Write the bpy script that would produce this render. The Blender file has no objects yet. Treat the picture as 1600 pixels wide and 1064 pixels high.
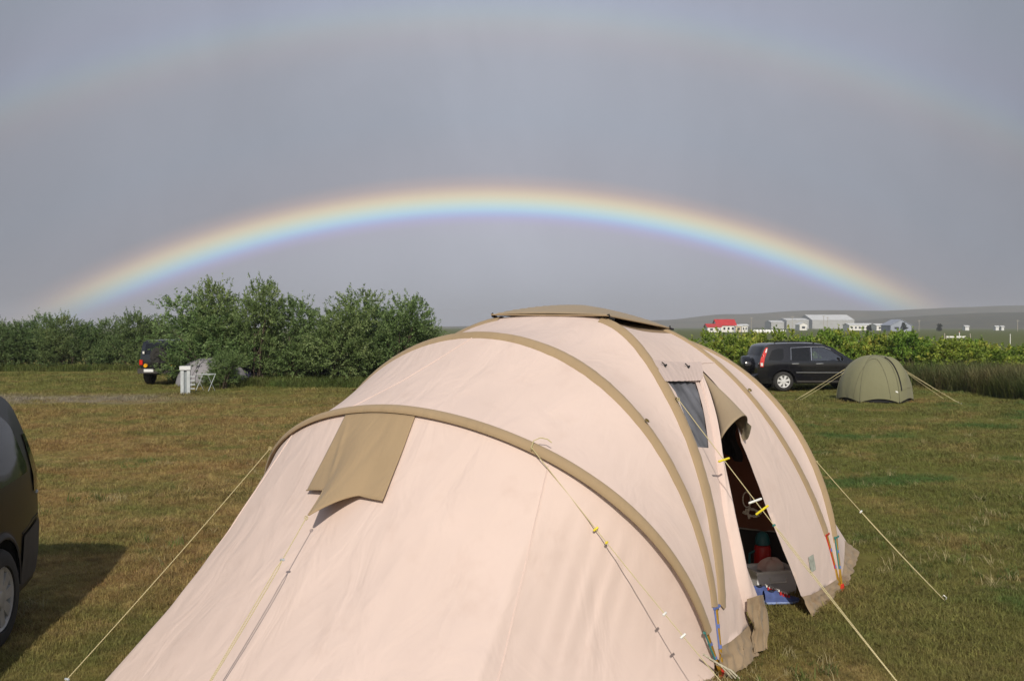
import bpy, bmesh, math, random
import numpy as np
from math import sin, cos, pi, radians, sqrt, degrees
from mathutils import Vector, Matrix, noise, geometry

# ------------------------------------------------------------------ camera, light, sky
sc = bpy.context.scene
COL = sc.collection
cam_d = bpy.data.cameras.new('camera')
cam_d.lens = 33.75; cam_d.sensor_width = 36.0
cam_d.clip_start = 0.1; cam_d.clip_end = 12000
cam = bpy.data.objects.new('camera', cam_d); COL.objects.link(cam)
CAMH = 2.16
cam.location = (0, 0, CAMH)
cam.rotation_euler = (radians(90 - 0.80), 0, 0)
sc.camera = cam

SUN_EL = radians(34.3); SUN_AZ = radians(-1.2)          # where the light travels to
TRAVEL = Vector((sin(SUN_AZ)*cos(SUN_EL), cos(SUN_AZ)*cos(SUN_EL), -sin(SUN_EL)))
sun_d = bpy.data.lights.new('sun', 'SUN')
sun_d.energy = 3.6; sun_d.angle = radians(0.55); sun_d.color = (1.0, 0.925, 0.80)
sun = bpy.data.objects.new('sun', sun_d); COL.objects.link(sun)
sun.rotation_euler = TRAVEL.to_track_quat('-Z', 'Y').to_euler()
sun.location = (0, -20, 20)

sc.view_settings.view_transform = 'Standard'
sc.view_settings.look = 'None'
sc.view_settings.exposure = 0.0
sc.view_settings.gamma = 1.0
sc.view_settings.use_curve_mapping = False
sc.cycles.use_denoising = True
sc.cycles.max_bounces = 6
sc.cycles.volume_bounces = 0
sc.cycles.transparent_max_bounces = 12
sc.cycles.caustics_reflective = False
sc.cycles.caustics_refractive = False

def lin(c):
    return tuple(((x/255.0)/12.92 if x/255.0 <= 0.04045 else ((x/255.0+0.055)/1.055)**2.4) for x in c) + (1.0,)

world = bpy.data.worlds.new('World'); sc.world = world
world.use_nodes = True
nt = world.node_tree; nt.nodes.clear()
def N(t, ty, **kw):
    n = t.nodes.new(ty)
    for k, v in kw.items(): setattr(n, k, v)
    return n
def L(t, a, b): t.links.new(a, b)
def ramp(t, stops, interp='LINEAR'):
    n = t.nodes.new('ShaderNodeValToRGB'); cr = n.color_ramp; cr.interpolation = interp
    while len(cr.elements) < len(stops): cr.elements.new(0.5)
    for e, (p, c) in zip(cr.elements, stops):
        e.position = p; e.color = c if len(c) == 4 else tuple(c)+(1,)
    return n
def math_n(t, op, a=None, b=None, clamp=False):
    n = t.nodes.new('ShaderNodeMath'); n.operation = op; n.use_clamp = clamp
    for i, x in enumerate((a, b)):
        if x is None: continue
        if isinstance(x, (int, float)): n.inputs[i].default_value = x
        else: t.links.new(x, n.inputs[i])
    return n.outputs[0]

tc = N(nt, 'ShaderNodeTexCoord')
vd = N(nt, 'ShaderNodeVectorMath', operation='NORMALIZE'); L(nt, tc.outputs['Generated'], vd.inputs[0])
dot = N(nt, 'ShaderNodeVectorMath', operation='DOT_PRODUCT'); L(nt, vd.outputs[0], dot.inputs[0]); dot.inputs[1].default_value = TRAVEL
ang = math_n(nt, 'ARCCOSINE', dot.outputs['Value'])
A0, A1 = 20.0, 60.0
mr = N(nt, 'ShaderNodeMapRange'); mr.inputs['From Min'].default_value = radians(A0); mr.inputs['From Max'].default_value = radians(A1)
L(nt, ang, mr.inputs['Value'])
bow = [(20.0,(179,183,194)),(36.0,(179,183,194)),(39.6,(180,183,195)),(40.35,(181,182,197)),(40.72,(182,180,209)),(40.98,(176,190,228)),(41.25,(183,213,234)),
       (41.52,(200,222,222)),(41.80,(216,220,200)),(42.10,(222,209,183)),(42.42,(205,187,173)),(42.80,(181,170,172)),
       (43.4,(163,165,176)),(46.5,(161,167,180)),(49.8,(164,168,180)),(51.0,(169,170,180)),(51.8,(171,175,183)),(52.4,(168,177,188)),
       (53.2,(166,173,191)),(54.2,(165,170,187)),(56.5,(162,169,184)),(60.0,(160,168,183))]
rb = ramp(nt, [((a-A0)/(A1-A0), lin(c)) for a, c in bow]); L(nt, mr.outputs[0], rb.inputs[0])
sep = N(nt, 'ShaderNodeSeparateXYZ'); L(nt, vd.outputs[0], sep.inputs[0])
x2 = math_n(nt, 'MULTIPLY', sep.outputs[0], sep.outputs[0])
# slow, soft changes of tone across the rain cloud
side = math_n(nt, 'SUBTRACT', 1.03, math_n(nt, 'MINIMUM', math_n(nt, 'MULTIPLY', x2, 1.25), 0.27))
mp = N(nt, 'ShaderNodeMapping'); mp.inputs['Scale'].default_value = (3.0, 3.0, 1.7); L(nt, vd.outputs[0], mp.inputs[0])
nz = N(nt, 'ShaderNodeTexNoise'); nz.inputs['Scale'].default_value = 1.6; nz.inputs['Detail'].default_value = 6.0; nz.inputs['Roughness'].default_value = 0.56; nz.inputs['Distortion'].default_value = 0.4
L(nt, mp.outputs[0], nz.inputs['Vector'])
nmr = N(nt, 'ShaderNodeMapRange'); nmr.inputs['From Min'].default_value = 0.3; nmr.inputs['From Max'].default_value = 0.7
nmr.inputs['To Min'].default_value = 0.925; nmr.inputs['To Max'].default_value = 1.07; L(nt, nz.outputs['Fac'], nmr.inputs['Value'])
ton = math_n(nt, 'MULTIPLY', side, nmr.outputs[0])
# the bow itself is sunlit rain in front of the cloud: the cloud's own tone dims it less
bmask = ramp(nt, [((a-A0)/(A1-A0), (v, v, v)) for a, v in ((20, 0), (40.3, 0), (41.0, 0.8), (42.2, 0.8), (43.2, 0), (60, 0))]); L(nt, mr.outputs[0], bmask.inputs[0])
bm = N(nt, 'ShaderNodeMix', data_type='FLOAT'); L(nt, bmask.outputs[0], bm.inputs[0]); L(nt, ton, bm.inputs[2]); bm.inputs[3].default_value = 1.08
ton = bm.outputs[0]
cl = N(nt, 'ShaderNodeVectorMath', operation='SCALE'); L(nt, rb.outputs[0], cl.inputs[0]); L(nt, ton, cl.inputs['Scale'])
bg1 = N(nt, 'ShaderNodeBackground'); L(nt, cl.outputs[0], bg1.inputs['Color']); bg1.inputs['Strength'].default_value = 1.0
sky = N(nt, 'ShaderNodeTexSky', sky_type='NISHITA'); sky.sun_disc = False
sky.sun_elevation = SUN_EL; sky.sun_rotation = pi; sky.air_density = 1.0; sky.dust_density = 1.5
bg2 = N(nt, 'ShaderNodeBackground'); L(nt, sky.outputs[0], bg2.inputs['Color']); bg2.inputs['Strength'].default_value = 0.08
# the rain cloud covers the half of the sky the bow stands in, the sun's side is clear
cov = N(nt, 'ShaderNodeMapRange'); cov.interpolation_type = 'SMOOTHSTEP'
cov.inputs['From Min'].default_value = -0.75; cov.inputs['From Max'].default_value = 0.25; L(nt, sep.outputs[1], cov.inputs['Value'])
mx = N(nt, 'ShaderNodeMixShader'); L(nt, cov.outputs[0], mx.inputs[0]); L(nt, bg2.outputs[0], mx.inputs[1]); L(nt, bg1.outputs[0], mx.inputs[2])
wo = N(nt, 'ShaderNodeOutputWorld'); L(nt, mx.outputs[0], wo.inputs['Surface'])

# ------------------------------------------------------------------ materials
MATS = {}
def mat(name, col, rough=0.7, var=0.12, scale=6.0, bump=0.0, bscale=60.0, metal=0.0, spec=0.5, coat=0.0, col2=None,
        transl=0.0, detail=4.0, stretch=(1, 1, 1), rnd=0.0):
    """principled surface whose colour wanders by noise; optional fine relief, clear coat and light coming through"""
    if name in MATS: return MATS[name]
    m = bpy.data.materials.new(name); m.use_nodes = True
    t = m.node_tree; t.nodes.clear()
    out = N(t, 'ShaderNodeOutputMaterial'); b = N(t, 'ShaderNodeBsdfPrincipled')
    co = N(t, 'ShaderNodeTexCoord'); mpn = N(t, 'ShaderNodeMapping'); mpn.inputs['Scale'].default_value = stretch
    L(t, co.outputs['Object'], mpn.inputs[0])
    n1 = N(t, 'ShaderNodeTexNoise'); n1.inputs['Scale'].default_value = scale; n1.inputs['Detail'].default_value = detail
    L(t, mpn.outputs[0], n1.inputs['Vector'])
    c1 = tuple(min(1, x*(1-var)) for x in col)+(1,)
    c2 = tuple(min(1, x*(1+var)) for x in col)+(1,) if col2 is None else tuple(col2)+(1,)
    r = ramp(t, [(0.32, c1), (0.68, c2)]); L(t, n1.outputs['Fac'], r.inputs[0])
    colout = r.outputs[0]
    if rnd > 0:
        oi = N(t, 'ShaderNodeObjectInfo'); hs = N(t, 'ShaderNodeHueSaturation')
        v = math_n(t, 'ADD', 1-rnd, math_n(t, 'MULTIPLY', oi.outputs['Random'], 2*rnd)); L(t, v, hs.inputs['Value'])
        L(t, colout, hs.inputs['Color']); colout = hs.outputs[0]
    L(t, colout, b.inputs['Base Color'])
    b.inputs['Roughness'].default_value = rough; b.inputs['Metallic'].default_value = metal
    b.inputs['Specular IOR Level'].default_value = spec; b.inputs['Coat Weight'].default_value = coat
    b.inputs['Coat Roughness'].default_value = 0.04
    if bump > 0:
        n2 = N(t, 'ShaderNodeTexNoise'); n2.inputs['Scale'].default_value = bscale; n2.inputs['Detail'].default_value = 3
        L(t, mpn.outputs[0], n2.inputs['Vector'])
        bm = N(t, 'ShaderNodeBump'); bm.inputs['Strength'].default_value = bump; bm.inputs['Distance'].default_value = 0.02
        L(t, n2.outputs['Fac'], bm.inputs['Height']); L(t, bm.outputs[0], b.inputs['Normal'])
    sh = b.outputs[0]
    if transl > 0:
        tr = N(t, 'ShaderNodeBsdfTranslucent'); L(t, colout, tr.inputs['Color'])
        ms = N(t, 'ShaderNodeMixShader'); ms.inputs[0].default_value = transl
        L(t, sh, ms.inputs[1]); L(t, tr.outputs[0], ms.inputs[2]); sh = ms.outputs[0]
    L(t, sh, out.inputs['Surface'])
    MATS[name] = m
    return m

def canvas_mat(name, col, var=0.035, transl=0.05, stain=0.06):
    """tent cotton: weave, soft creases and faint weather marks"""
    m = bpy.data.materials.new(name); m.use_nodes = True; t = m.node_tree; t.nodes.clear()
    out = N(t, 'ShaderNodeOutputMaterial'); b = N(t, 'ShaderNodeBsdfPrincipled')
    co = N(t, 'ShaderNodeTexCoord')
    n1 = N(t, 'ShaderNodeTexNoise'); n1.inputs['Scale'].default_value = 1.3; n1.inputs['Detail'].default_value = 5; L(t, co.outputs['Object'], n1.inputs['Vector'])
    r1 = ramp(t, [(0.3, tuple(x*(1-var) for x in col)), (0.7, tuple(min(1, x*(1+var)) for x in col))]); L(t, n1.outputs['Fac'], r1.inputs[0])
    n2 = N(t, 'ShaderNodeTexNoise'); n2.inputs['Scale'].default_value = 4.0; n2.inputs['Detail'].default_value = 8; n2.inputs['Roughness'].default_value = 0.7
    L(t, co.outputs['Object'], n2.inputs['Vector'])
    r2 = ramp(t, [(0.28, (1-stain*1.6, 1-stain*2.0, 1-stain*2.3)), (0.46, (1, 1, 1))]); L(t, n2.outputs['Fac'], r2.inputs[0])
    mxn = N(t, 'ShaderNodeMix', data_type='RGBA', blend_type='MULTIPLY'); mxn.inputs[0].default_value = 1
    L(t, r1.outputs[0], mxn.inputs[6]); L(t, r2.outputs[0], mxn.inputs[7])
    L(t, mxn.outputs[2], b.inputs['Base Color'])
    b.inputs['Roughness'].default_value = 0.92; b.inputs['Specular IOR Level'].default_value = 0.15
    b.inputs['Sheen Weight'].default_value = 0.12; b.inputs['Sheen Roughness'].default_value = 0.5
    mpn = N(t, 'ShaderNodeMapping'); mpn.inputs['Scale'].default_value = (2.2, 3.6, 1.1); mpn.inputs['Rotation'].default_value = (0.35, 0.5, 0.3)
    L(t, co.outputs['Object'], mpn.inputs[0])
    n3 = N(t, 'ShaderNodeTexNoise'); n3.inputs['Scale'].default_value = 1.1; n3.inputs['Detail'].default_value = 3; n3.inputs['Distortion'].default_value = 0.8
    L(t, mpn.outputs[0], n3.inputs['Vector'])
    n4 = N(t, 'ShaderNodeTexNoise'); n4.inputs['Scale'].default_value = 220; n4.inputs['Detail'].default_value = 2; L(t, co.outputs['Object'], n4.inputs['Vector'])
    b1 = N(t, 'ShaderNodeBump'); b1.inputs['Strength'].default_value = 0.48; b1.inputs['Distance'].default_value = 0.045; L(t, n3.outputs['Fac'], b1.inputs['Height'])
    b2 = N(t, 'ShaderNodeBump'); b2.inputs['Strength'].default_value = 0.10; b2.inputs['Distance'].default_value = 0.004; L(t, n4.outputs['Fac'], b2.inputs['Height'])
    L(t, b1.outputs[0], b2.inputs['Normal']); L(t, b2.outputs[0], b.inputs['Normal'])
    tr = N(t, 'ShaderNodeBsdfTranslucent'); L(t, mxn.outputs[2], tr.inputs['Color'])
    ms = N(t, 'ShaderNodeMixShader'); ms.inputs[0].default_value = transl; L(t, b.outputs[0], ms.inputs[1]); L(t, tr.outputs[0], ms.inputs[2])
    L(t, ms.outputs[0], out.inputs['Surface'])
    return m

def rope_mat():
    m = bpy.data.materials.new('flecked rope'); m.use_nodes = True; t = m.node_tree; t.nodes.clear()
    out = N(t, 'ShaderNodeOutputMaterial'); b = N(t, 'ShaderNodeBsdfPrincipled'); co = N(t, 'ShaderNodeTexCoord')
    w = N(t, 'ShaderNodeTexWave'); w.wave_type = 'BANDS'; w.bands_direction = 'Z'; w.inputs['Scale'].default_value = 47.0; w.inputs['Distortion'].default_value = 0.6
    L(t, co.outputs['Object'], w.inputs['Vector'])
    r = ramp(t, [(0.35, (0.42, 0.35, 0.17)), (0.6, (0.60, 0.53, 0.31))]); L(t, w.outputs['Fac'], r.inputs[0]); L(t, r.outputs[0], b.inputs['Base Color'])
    b.inputs['Roughness'].default_value = 0.8; L(t, b.outputs[0], out.inputs['Surface'])
    return m

def ground_color(t):
    """shared by the lawn sheet and by the blades on it: dry brown, olive and green patches, a worn gravel track"""
    g = N(t, 'ShaderNodeNewGeometry')
    sx = N(t, 'ShaderNodeSeparateXYZ'); L(t, g.outputs['Position'], sx.inputs[0])
    def nz(scale, detail=4, rough=0.55, st=(1, 1, 1), off=(0, 0, 0)):
        mp = N(t, 'ShaderNodeMapping'); mp.inputs['Scale'].default_value = st; mp.inputs['Location'].default_value = off
        L(t, g.outputs['Position'], mp.inputs[0])
        n = N(t, 'ShaderNodeTexNoise'); n.inputs['Scale'].default_value = scale; n.inputs['Detail'].default_value = detail; n.inputs['Roughness'].default_value = rough
        L(t, mp.outputs[0], n.inputs['Vector']); return n.outputs['Fac']
    def mix(f, a, b):
        m = N(t, 'ShaderNodeMix', data_type='RGBA'); L(t, f, m.inputs[0])
        for i, c in ((6, a), (7, b)):
            if isinstance(c, tuple): m.inputs[i].default_value = c+(1,)
            else: L(t, c, m.inputs[i])
        return m.outputs[2]
    def rng(v, a, b, c=0, d=1):
        m = N(t, 'ShaderNodeMapRange'); m.interpolation_type = 'SMOOTHSTEP'
        for k, x in zip(('From Min', 'From Max', 'To Min', 'To Max'), (a, b, c, d)): m.inputs[k].default_value = x
        L(t, v, m.inputs['Value']); return m.outputs[0]
    base = mix(rng(nz(0.55, 6, 0.65), 0.36, 0.64), (0.339, 0.219, 0.087), (0.282, 0.234, 0.083))
    base = mix(rng(nz(2.3, 5, 0.7, off=(7, 3, 0)), 0.46, 0.66, 0, 0.75), base, (0.476, 0.342, 0.151))
    base = mix(rng(nz(0.9, 5, 0.6, st=(0.6, 1, 1), off=(31, 11, 0)), 0.50, 0.66, 0, 0.8), base, (0.196, 0.205, 0.059))
    # greener to the right and towards the far trees
    gx = rng(sx.outputs[0], -2.0, 5.5); fy = rng(sx.outputs[1], 21.0, 36.0)
    gr = math_n(t, 'MAXIMUM', math_n(t, 'MULTIPLY', gx, 1.0), math_n(t, 'MULTIPLY', fy, 1.0))
    gm = math_n(t, 'MULTIPLY', gr, rng(nz(0.7, 5, 0.6, off=(3, 40, 0)), 0.26, 0.56))
    base = mix(gm, base, (0.189, 0.200, 0.053))
    deep = rng(nz(0.45, 4, 0.5, st=(0.7, 1.2, 1), off=(12.5, 5.2, 0)), 0.55, 0.66)
    base = mix(math_n(t, 'MULTIPLY', deep, math_n(t, 'ADD', math_n(t, 'MULTIPLY', gx, 0.78), 0.15)), base, (0.081, 0.161, 0.039))
    base = mix(rng(sx.outputs[1], 52.0, 85.0, 0, 0.85), base, (0.129, 0.170, 0.076))
    # gravel track far left
    ty = math_n(t, 'ABSOLUTE', math_n(t, 'SUBTRACT', sx.outputs[1], 28.6))
    tk = math_n(t, 'MULTIPLY', rng(ty, 0.5, 2.4, 1, 0), rng(sx.outputs[0], -13.0, -7.5, 1, 0))
    tk = math_n(t, 'MULTIPLY', tk, rng(nz(1.2, 6, 0.7), 0.3, 0.55))
    base = mix(tk, base, (0.33, 0.285, 0.225))
    base = mix(rng(nz(9.0, 4, 0.6), 0.35, 0.65, 0.0, 0.35), base, (0.151, 0.122, 0.048))
    return base, nz

def ground_mat():
    m = bpy.data.materials.new('mown dry lawn'); m.use_nodes = True; t = m.node_tree; t.nodes.clear()
    out = N(t, 'ShaderNodeOutputMaterial'); b = N(t, 'ShaderNodeBsdfPrincipled')
    c, nz = ground_color(t)
    soil = N(t, 'ShaderNodeMix', data_type='RGBA', blend_type='MULTIPLY'); soil.inputs[0].default_value = 1; L(t, c, soil.inputs[6]); soil.inputs[7].default_value = (0.80, 0.78, 0.74, 1)
    L(t, soil.outputs[2], b.inputs['Base Color'])
    b.inputs['Roughness'].default_value = 1.0; b.inputs['Specular IOR Level'].default_value = 0.05
    bm = N(t, 'ShaderNodeBump'); bm.inputs['Strength'].default_value = 0.9; bm.inputs['Distance'].default_value = 0.05; L(t, nz(7, 8, 0.75), bm.inputs['Height'])
    L(t, bm.outputs[0], b.inputs['Normal']); L(t, b.outputs[0], out.inputs['Surface'])
    return m

def blade_mat(name, mode):
    m = bpy.data.materials.new(name); m.use_nodes = True; t = m.node_tree; t.nodes.clear()
    out = N(t, 'ShaderNodeOutputMaterial'); b = N(t, 'ShaderNodeBsdfPrincipled')
    if mode == 'lawn': c, nz = ground_color(t)
    else:
        g = N(t, 'ShaderNodeNewGeometry'); n = N(t, 'ShaderNodeTexNoise'); n.inputs['Scale'].default_value = 0.8; n.inputs['Detail'].default_value = 4
        L(t, g.outputs['Position'], n.inputs['Vector'])
        cs = {'dark': ((0.090, 0.118, 0.038), (0.165, 0.145, 0.065)), 'green': ((0.085, 0.12, 0.03), (0.15, 0.17, 0.05))}[mode]
        r = ramp(t, [(0.38, cs[0]), (0.62, cs[1])]); L(t, n.outputs['Fac'], r.inputs[0]); c = r.outputs[0]
    oi = N(t, 'ShaderNodeObjectInfo'); hs = N(t, 'ShaderNodeHueSaturation'); L(t, c, hs.inputs['Color'])
    L(t, math_n(t, 'ADD', 0.75, math_n(t, 'MULTIPLY', oi.outputs['Random'], 0.75)), hs.inputs['Value'])
    L(t, math_n(t, 'ADD', 0.485, math_n(t, 'MULTIPLY', oi.outputs['Random'], 0.03)), hs.inputs['Hue'])
    L(t, hs.outputs[0], b.inputs['Base Color']); b.inputs['Roughness'].default_value = 0.65; b.inputs['Specular IOR Level'].default_value = 0.25
    tr = N(t, 'ShaderNodeBsdfTranslucent'); L(t, hs.outputs[0], tr.inputs['Color'])
    ms = N(t, 'ShaderNodeMixShader'); ms.inputs[0].default_value = 0.38; L(t, b.outputs[0], ms.inputs[1]); L(t, tr.outputs[0], ms.inputs[2])
    L(t, ms.outputs[0], out.inputs['Surface'])
    return m

def glass_mat():
    m = bpy.data.materials.new('car glass'); m.use_nodes = True; t = m.node_tree; t.nodes.clear()
    out = N(t, 'ShaderNodeOutputMaterial'); tr = N(t, 'ShaderNodeBsdfTransparent'); tr.inputs[0].default_value = (0.62, 0.70, 0.68, 1)
    gl = N(t, 'ShaderNodeBsdfGlossy'); gl.inputs['Roughness'].default_value = 0.02; gl.inputs[0].default_value = (1, 1, 1, 1)
    fr = N(t, 'ShaderNodeFresnel'); fr.inputs[0].default_value = 1.6
    ms = N(t, 'ShaderNodeMixShader'); L(t, math_n(t, 'ADD', fr.outputs[0], 0.12), ms.inputs[0]); L(t, tr.outputs[0], ms.inputs[1]); L(t, gl.outputs[0], ms.inputs[2])
    L(t, ms.outputs[0], out.inputs['Surface'])
    MATS['car glass'] = m
    return m

def mesh_mat():
    """grey insect netting with a curtain's folds"""
    return mat('grey netting', (0.115, 0.118, 0.135), 0.8, 0.35, 7.0, 0.25, 20, stretch=(1, 1, 0.15))

CANVAS = canvas_mat('pale cotton canvas', (0.735, 0.588, 0.528), transl=0.12, stain=0.034)
TAN = canvas_mat('tan canvas', (0.36, 0.262, 0.158), 0.05, 0.02, 0.02)
TAN_CAP = canvas_mat('khaki canvas', (0.33, 0.255, 0.170), 0.05, 0.02, 0.02)
MUD = canvas_mat('mud flap canvas', (0.285, 0.21, 0.135), 0.12, 0.0, 0.25)
BROWN = mat('dark brown lining', (0.17, 0.062, 0.034), 0.95, 0.15, 3)
BLACK = mat('black cloth', (0.012, 0.012, 0.014), 0.95, 0.2, 9)
ROPE = rope_mat()
GLASS = glass_mat()

# ------------------------------------------------------------------ mesh helpers
class MB:
    def __init__(s): s.v = []; s.f = []
    def add(s, vs, fs):
        o = len(s.v); s.v += [tuple(x) for x in vs]; s.f += [tuple(i+o for i in f) for f in fs]
    def grid(s, fn, nu, nv, closeu=False):
        o = len(s.v)
        for i in range(nu+(0 if closeu else 1)):
            for j in range(nv+1): s.v.append(tuple(fn(i/nu, j/nv)))
        cnt = nu if closeu else nu+1
        for i in range(nu):
            a = i*(nv+1); b = ((i+1) % cnt)*(nv+1)
            for j in range(nv): s.f.append((o+a+j, o+b+j, o+b+j+1, o+a+j+1))
    def box(s, c, d, m=None):
        vs = [Vector((c[0]+x*d[0]/2, c[1]+y*d[1]/2, c[2]+z*d[2]/2)) for x in (-1, 1) for y in (-1, 1) for z in (-1, 1)]
        if m: vs = [m @ v for v in vs]
        s.add(vs, [(0, 1, 3, 2), (4, 6, 7, 5), (0, 4, 5, 1), (2, 3, 7, 6), (0, 2, 6, 4), (1, 5, 7, 3)])
    def tube(s, path, r, n=8, caps=True, flat=None):
        """flat = (width dir function, half-width): elliptical section"""
        P = [Vector(p) for p in path]; k = len(P); o = len(s.v)
        up = Vector((0.13, 0.31, 0.94)).normalized(); prev = None
        for i in range(k):
            t = (P[min(i+1, k-1)]-P[max(i-1, 0)])
            t = t.normalized() if t.length > 1e-9 else Vector((0, 0, 1))
            if prev is None:
                a = t.cross(up); a = a if a.length > 1e-3 else t.cross(Vector((1, 0, 0))); a.normalize()
            else:
                a = (prev - t*prev.dot(t)); a = a.normalized() if a.length > 1e-6 else t.cross(up).normalized()
            prev = a; b = t.cross(a)
            rr = r(i/(k-1)) if callable(r) else r
            for j in range(n):
                w = 2*pi*j/n; s.v.append(tuple(P[i]+a*(rr*cos(w))+b*(rr*sin(w))))
        for i in range(k-1):
            for j in range(n):
                j2 = (j+1) % n
                s.f.append((o+i*n+j, o+i*n+j2, o+(i+1)*n+j2, o+(i+1)*n+j))
        if caps:
            s.f.append(tuple(o+j for j in range(n-1, -1, -1))); s.f.append(tuple(o+(k-1)*n+j for j in range(n)))
    def lathe(s, prof, n=32, axis='z', c=(0, 0, 0)):
        """prof: (radius, height) pairs"""
        o = len(s.v); k = len(prof)
        for i in range(n):
            w = 2*pi*i/n
            for r, h in prof:
                p = {'z': (r*cos(w), r*sin(w), h), 'y': (r*cos(w), h, r*sin(w)), 'x': (h, r*cos(w), r*sin(w))}[axis]
                s.v.append((c[0]+p[0], c[1]+p[1], c[2]+p[2]))
        for i in range(n):
            a = o+i*k; b = o+((i+1) % n)*k
            for j in range(k-1): s.f.append((a+j, b+j, b+j+1, a+j+1))
    def cdt(s, poly, holes, mapfn, step, sx=1.0, sy=1.0):
        """a plane polygon with holes, filled with small triangles and carried onto a surface"""
        def dens(p):
            out = []
            for i in range(len(p)):
                a = Vector((p[i][0]*sx, p[i][1]*sy)); b = Vector((p[(i+1) % len(p)][0]*sx, p[(i+1) % len(p)][1]*sy))
                m = max(1, int((b-a).length/step))
                out += [a.lerp(b, q/m) for q in range(m)]
            return out
        rings = [dens(p) for p in [poly]+holes]
        vs = []; es = []
        for r in rings:
            o = len(vs); vs += r; es += [(o+i, o+(i+1) % len(r)) for i in range(len(r))]
        def inside(p, r):
            c = False
            for i in range(len(r)):
                a, b = r[i], r[i-1]
                if (a.y > p.y) != (b.y > p.y) and p.x < (b.x-a.x)*(p.y-a.y)/(b.y-a.y)+a.x: c = not c
            return c
        xs = [v.x for v in rings[0]]; ys = [v.y for v in rings[0]]
        x = min(xs)+step/2
        bd = list(vs)
        while x < max(xs):
            y = min(ys)+step/2
            while y < max(ys):
                p = Vector((x, y))
                if inside(p, rings[0]) and not any(inside(p, h) for h in rings[1:]) and min((p-q).length for q in bd) > step*0.45: vs.append(p)
                y += step
            x += step
        V, E, F, *_ = geometry.delaunay_2d_cdt(vs, es, [], 0, 1e-6)
        fs = []
        for f in F:
            c = sum((V[i] for i in f), Vector((0, 0)))/len(f)
            if inside(c, rings[0]) and not any(inside(c, h) for h in rings[1:]): fs.append(tuple(f))
        s.add([mapfn(v.x/sx, v.y/sy) for v in V], fs)
    def build(s, name, m, parent=None, smooth=True, sharp=40, label=None, kind=None):
        me = bpy.data.meshes.new(name); me.from_pydata(s.v, [], s.f); me.validate(); me.update()
        bm = bmesh.new(); bm.from_mesh(me); bmesh.ops.remove_doubles(bm, verts=bm.verts, dist=1e-5)
        bmesh.ops.recalc_face_normals(bm, faces=bm.faces); bm.to_mesh(me); bm.free()
        me.materials.append(m)
        if smooth:
            me.shade_smooth(); me.set_sharp_from_angle(angle=radians(sharp))
        o = bpy.data.objects.new(name, me); COL.objects.link(o); o.parent = parent
        if label: o['label'] = label
        if kind: o['kind'] = kind
        return o

def fast_mesh(name, V, F, m, parent=None, smooth=False):
    """numpy verts (n,3) and faces (k,3 or 4)"""
    me = bpy.data.meshes.new(name); V = np.asarray(V, np.float32); F = np.asarray(F, np.int32); k = F.shape[1]
    me.vertices.add(len(V)); me.vertices.foreach_set('co', V.ravel())
    me.loops.add(F.size); me.loops.foreach_set('vertex_index', F.ravel())
    me.polygons.add(len(F)); me.polygons.foreach_set('loop_start', np.arange(0, F.size, k, dtype=np.int32))
    me.polygons.foreach_set('loop_total', np.full(len(F), k, np.int32))
    me.update(calc_edges=True); me.validate()
    me.materials.append(m)
    if smooth: me.shade_smooth()
    o = bpy.data.objects.new(name, me); COL.objects.link(o); o.parent = parent
    return o

def tag(o, label=None, cat=None, group=None, kind=None):
    if label: o['label'] = label
    if cat: o['category'] = cat
    if group: o['group'] = group
    if kind: o['kind'] = kind
    return o
def thing(name, label, cat, loc=(0, 0, 0), rz=0.0, group=None):
    o = bpy.data.objects.new(name, None); COL.objects.link(o); o.empty_display_size = 0.2
    o.location = loc; o.rotation_euler = (0, 0, rz)
    return tag(o, label, cat, group)
def copy_tree(o, parent=None):
    c = o.copy(); COL.objects.link(c); c.parent = parent
    for ch in list(o.children): copy_tree(ch, c)
    return c
def at(u, v, Y):
    """the place Y metres ahead that lies in the photograph's column u and row v"""
    p = radians(0.80); fu = (u-800)/1500; fv = (532-v)/1500
    dy = cos(p)+fv*sin(p); dz = -sin(p)+fv*cos(p)
    return Vector((fu*Y/dy, Y, CAMH+dz*Y/dy))
def ground_at(u, v):
    p = radians(0.80); fv = (532-v)/1500
    dy = cos(p)+fv*sin(p); dz = -sin(p)+fv*cos(p)
    k = -CAMH/dz
    return Vector(((u-800)/1500*k, dy*k, 0))

# ------------------------------------------------------------------ ground and hills
def build_ground():
    rad = [0, 1.5, 3] + [3+0.5*i for i in range(1, 60)] + [33+1.5*i for i in range(1, 30)] + [80, 90, 105, 125, 150, 200, 300, 450, 700, 1000, 1500, 2200, 3200]
    nseg = 160; V = [(0, 0, 0)]; F = []
    for r in rad[1:]:
        for i in range(nseg):
            a = 2*pi*i/nseg; x, y = r*cos(a), r*sin(a)
            z = 0.0
            if r < 140: z = 0.022*noise.noise(Vector((x*0.45, y*0.45, 0)))+0.010*noise.noise(Vector((x*1.6, y*1.6, 3)))-0.012
            V.append((x, y, z))
    for k in range(len(rad)-1):
        for i in range(nseg):
            j = (i+1) % nseg
            if k == 0: F.append((0, 1+i, 1+j))
            else:
                a = 1+(k-1)*nseg; b = 1+k*nseg; F.append((a+i, b+i, b+j, a+j))
    me = bpy.data.meshes.new('ground'); me.from_pydata(V, [], F); me.update(); me.shade_smooth()
    me.materials.append(ground_mat())
    o = bpy.data.objects.new('ground', me); COL.objects.link(o); o['kind'] = 'structure'
    return o
build_ground()

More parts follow.
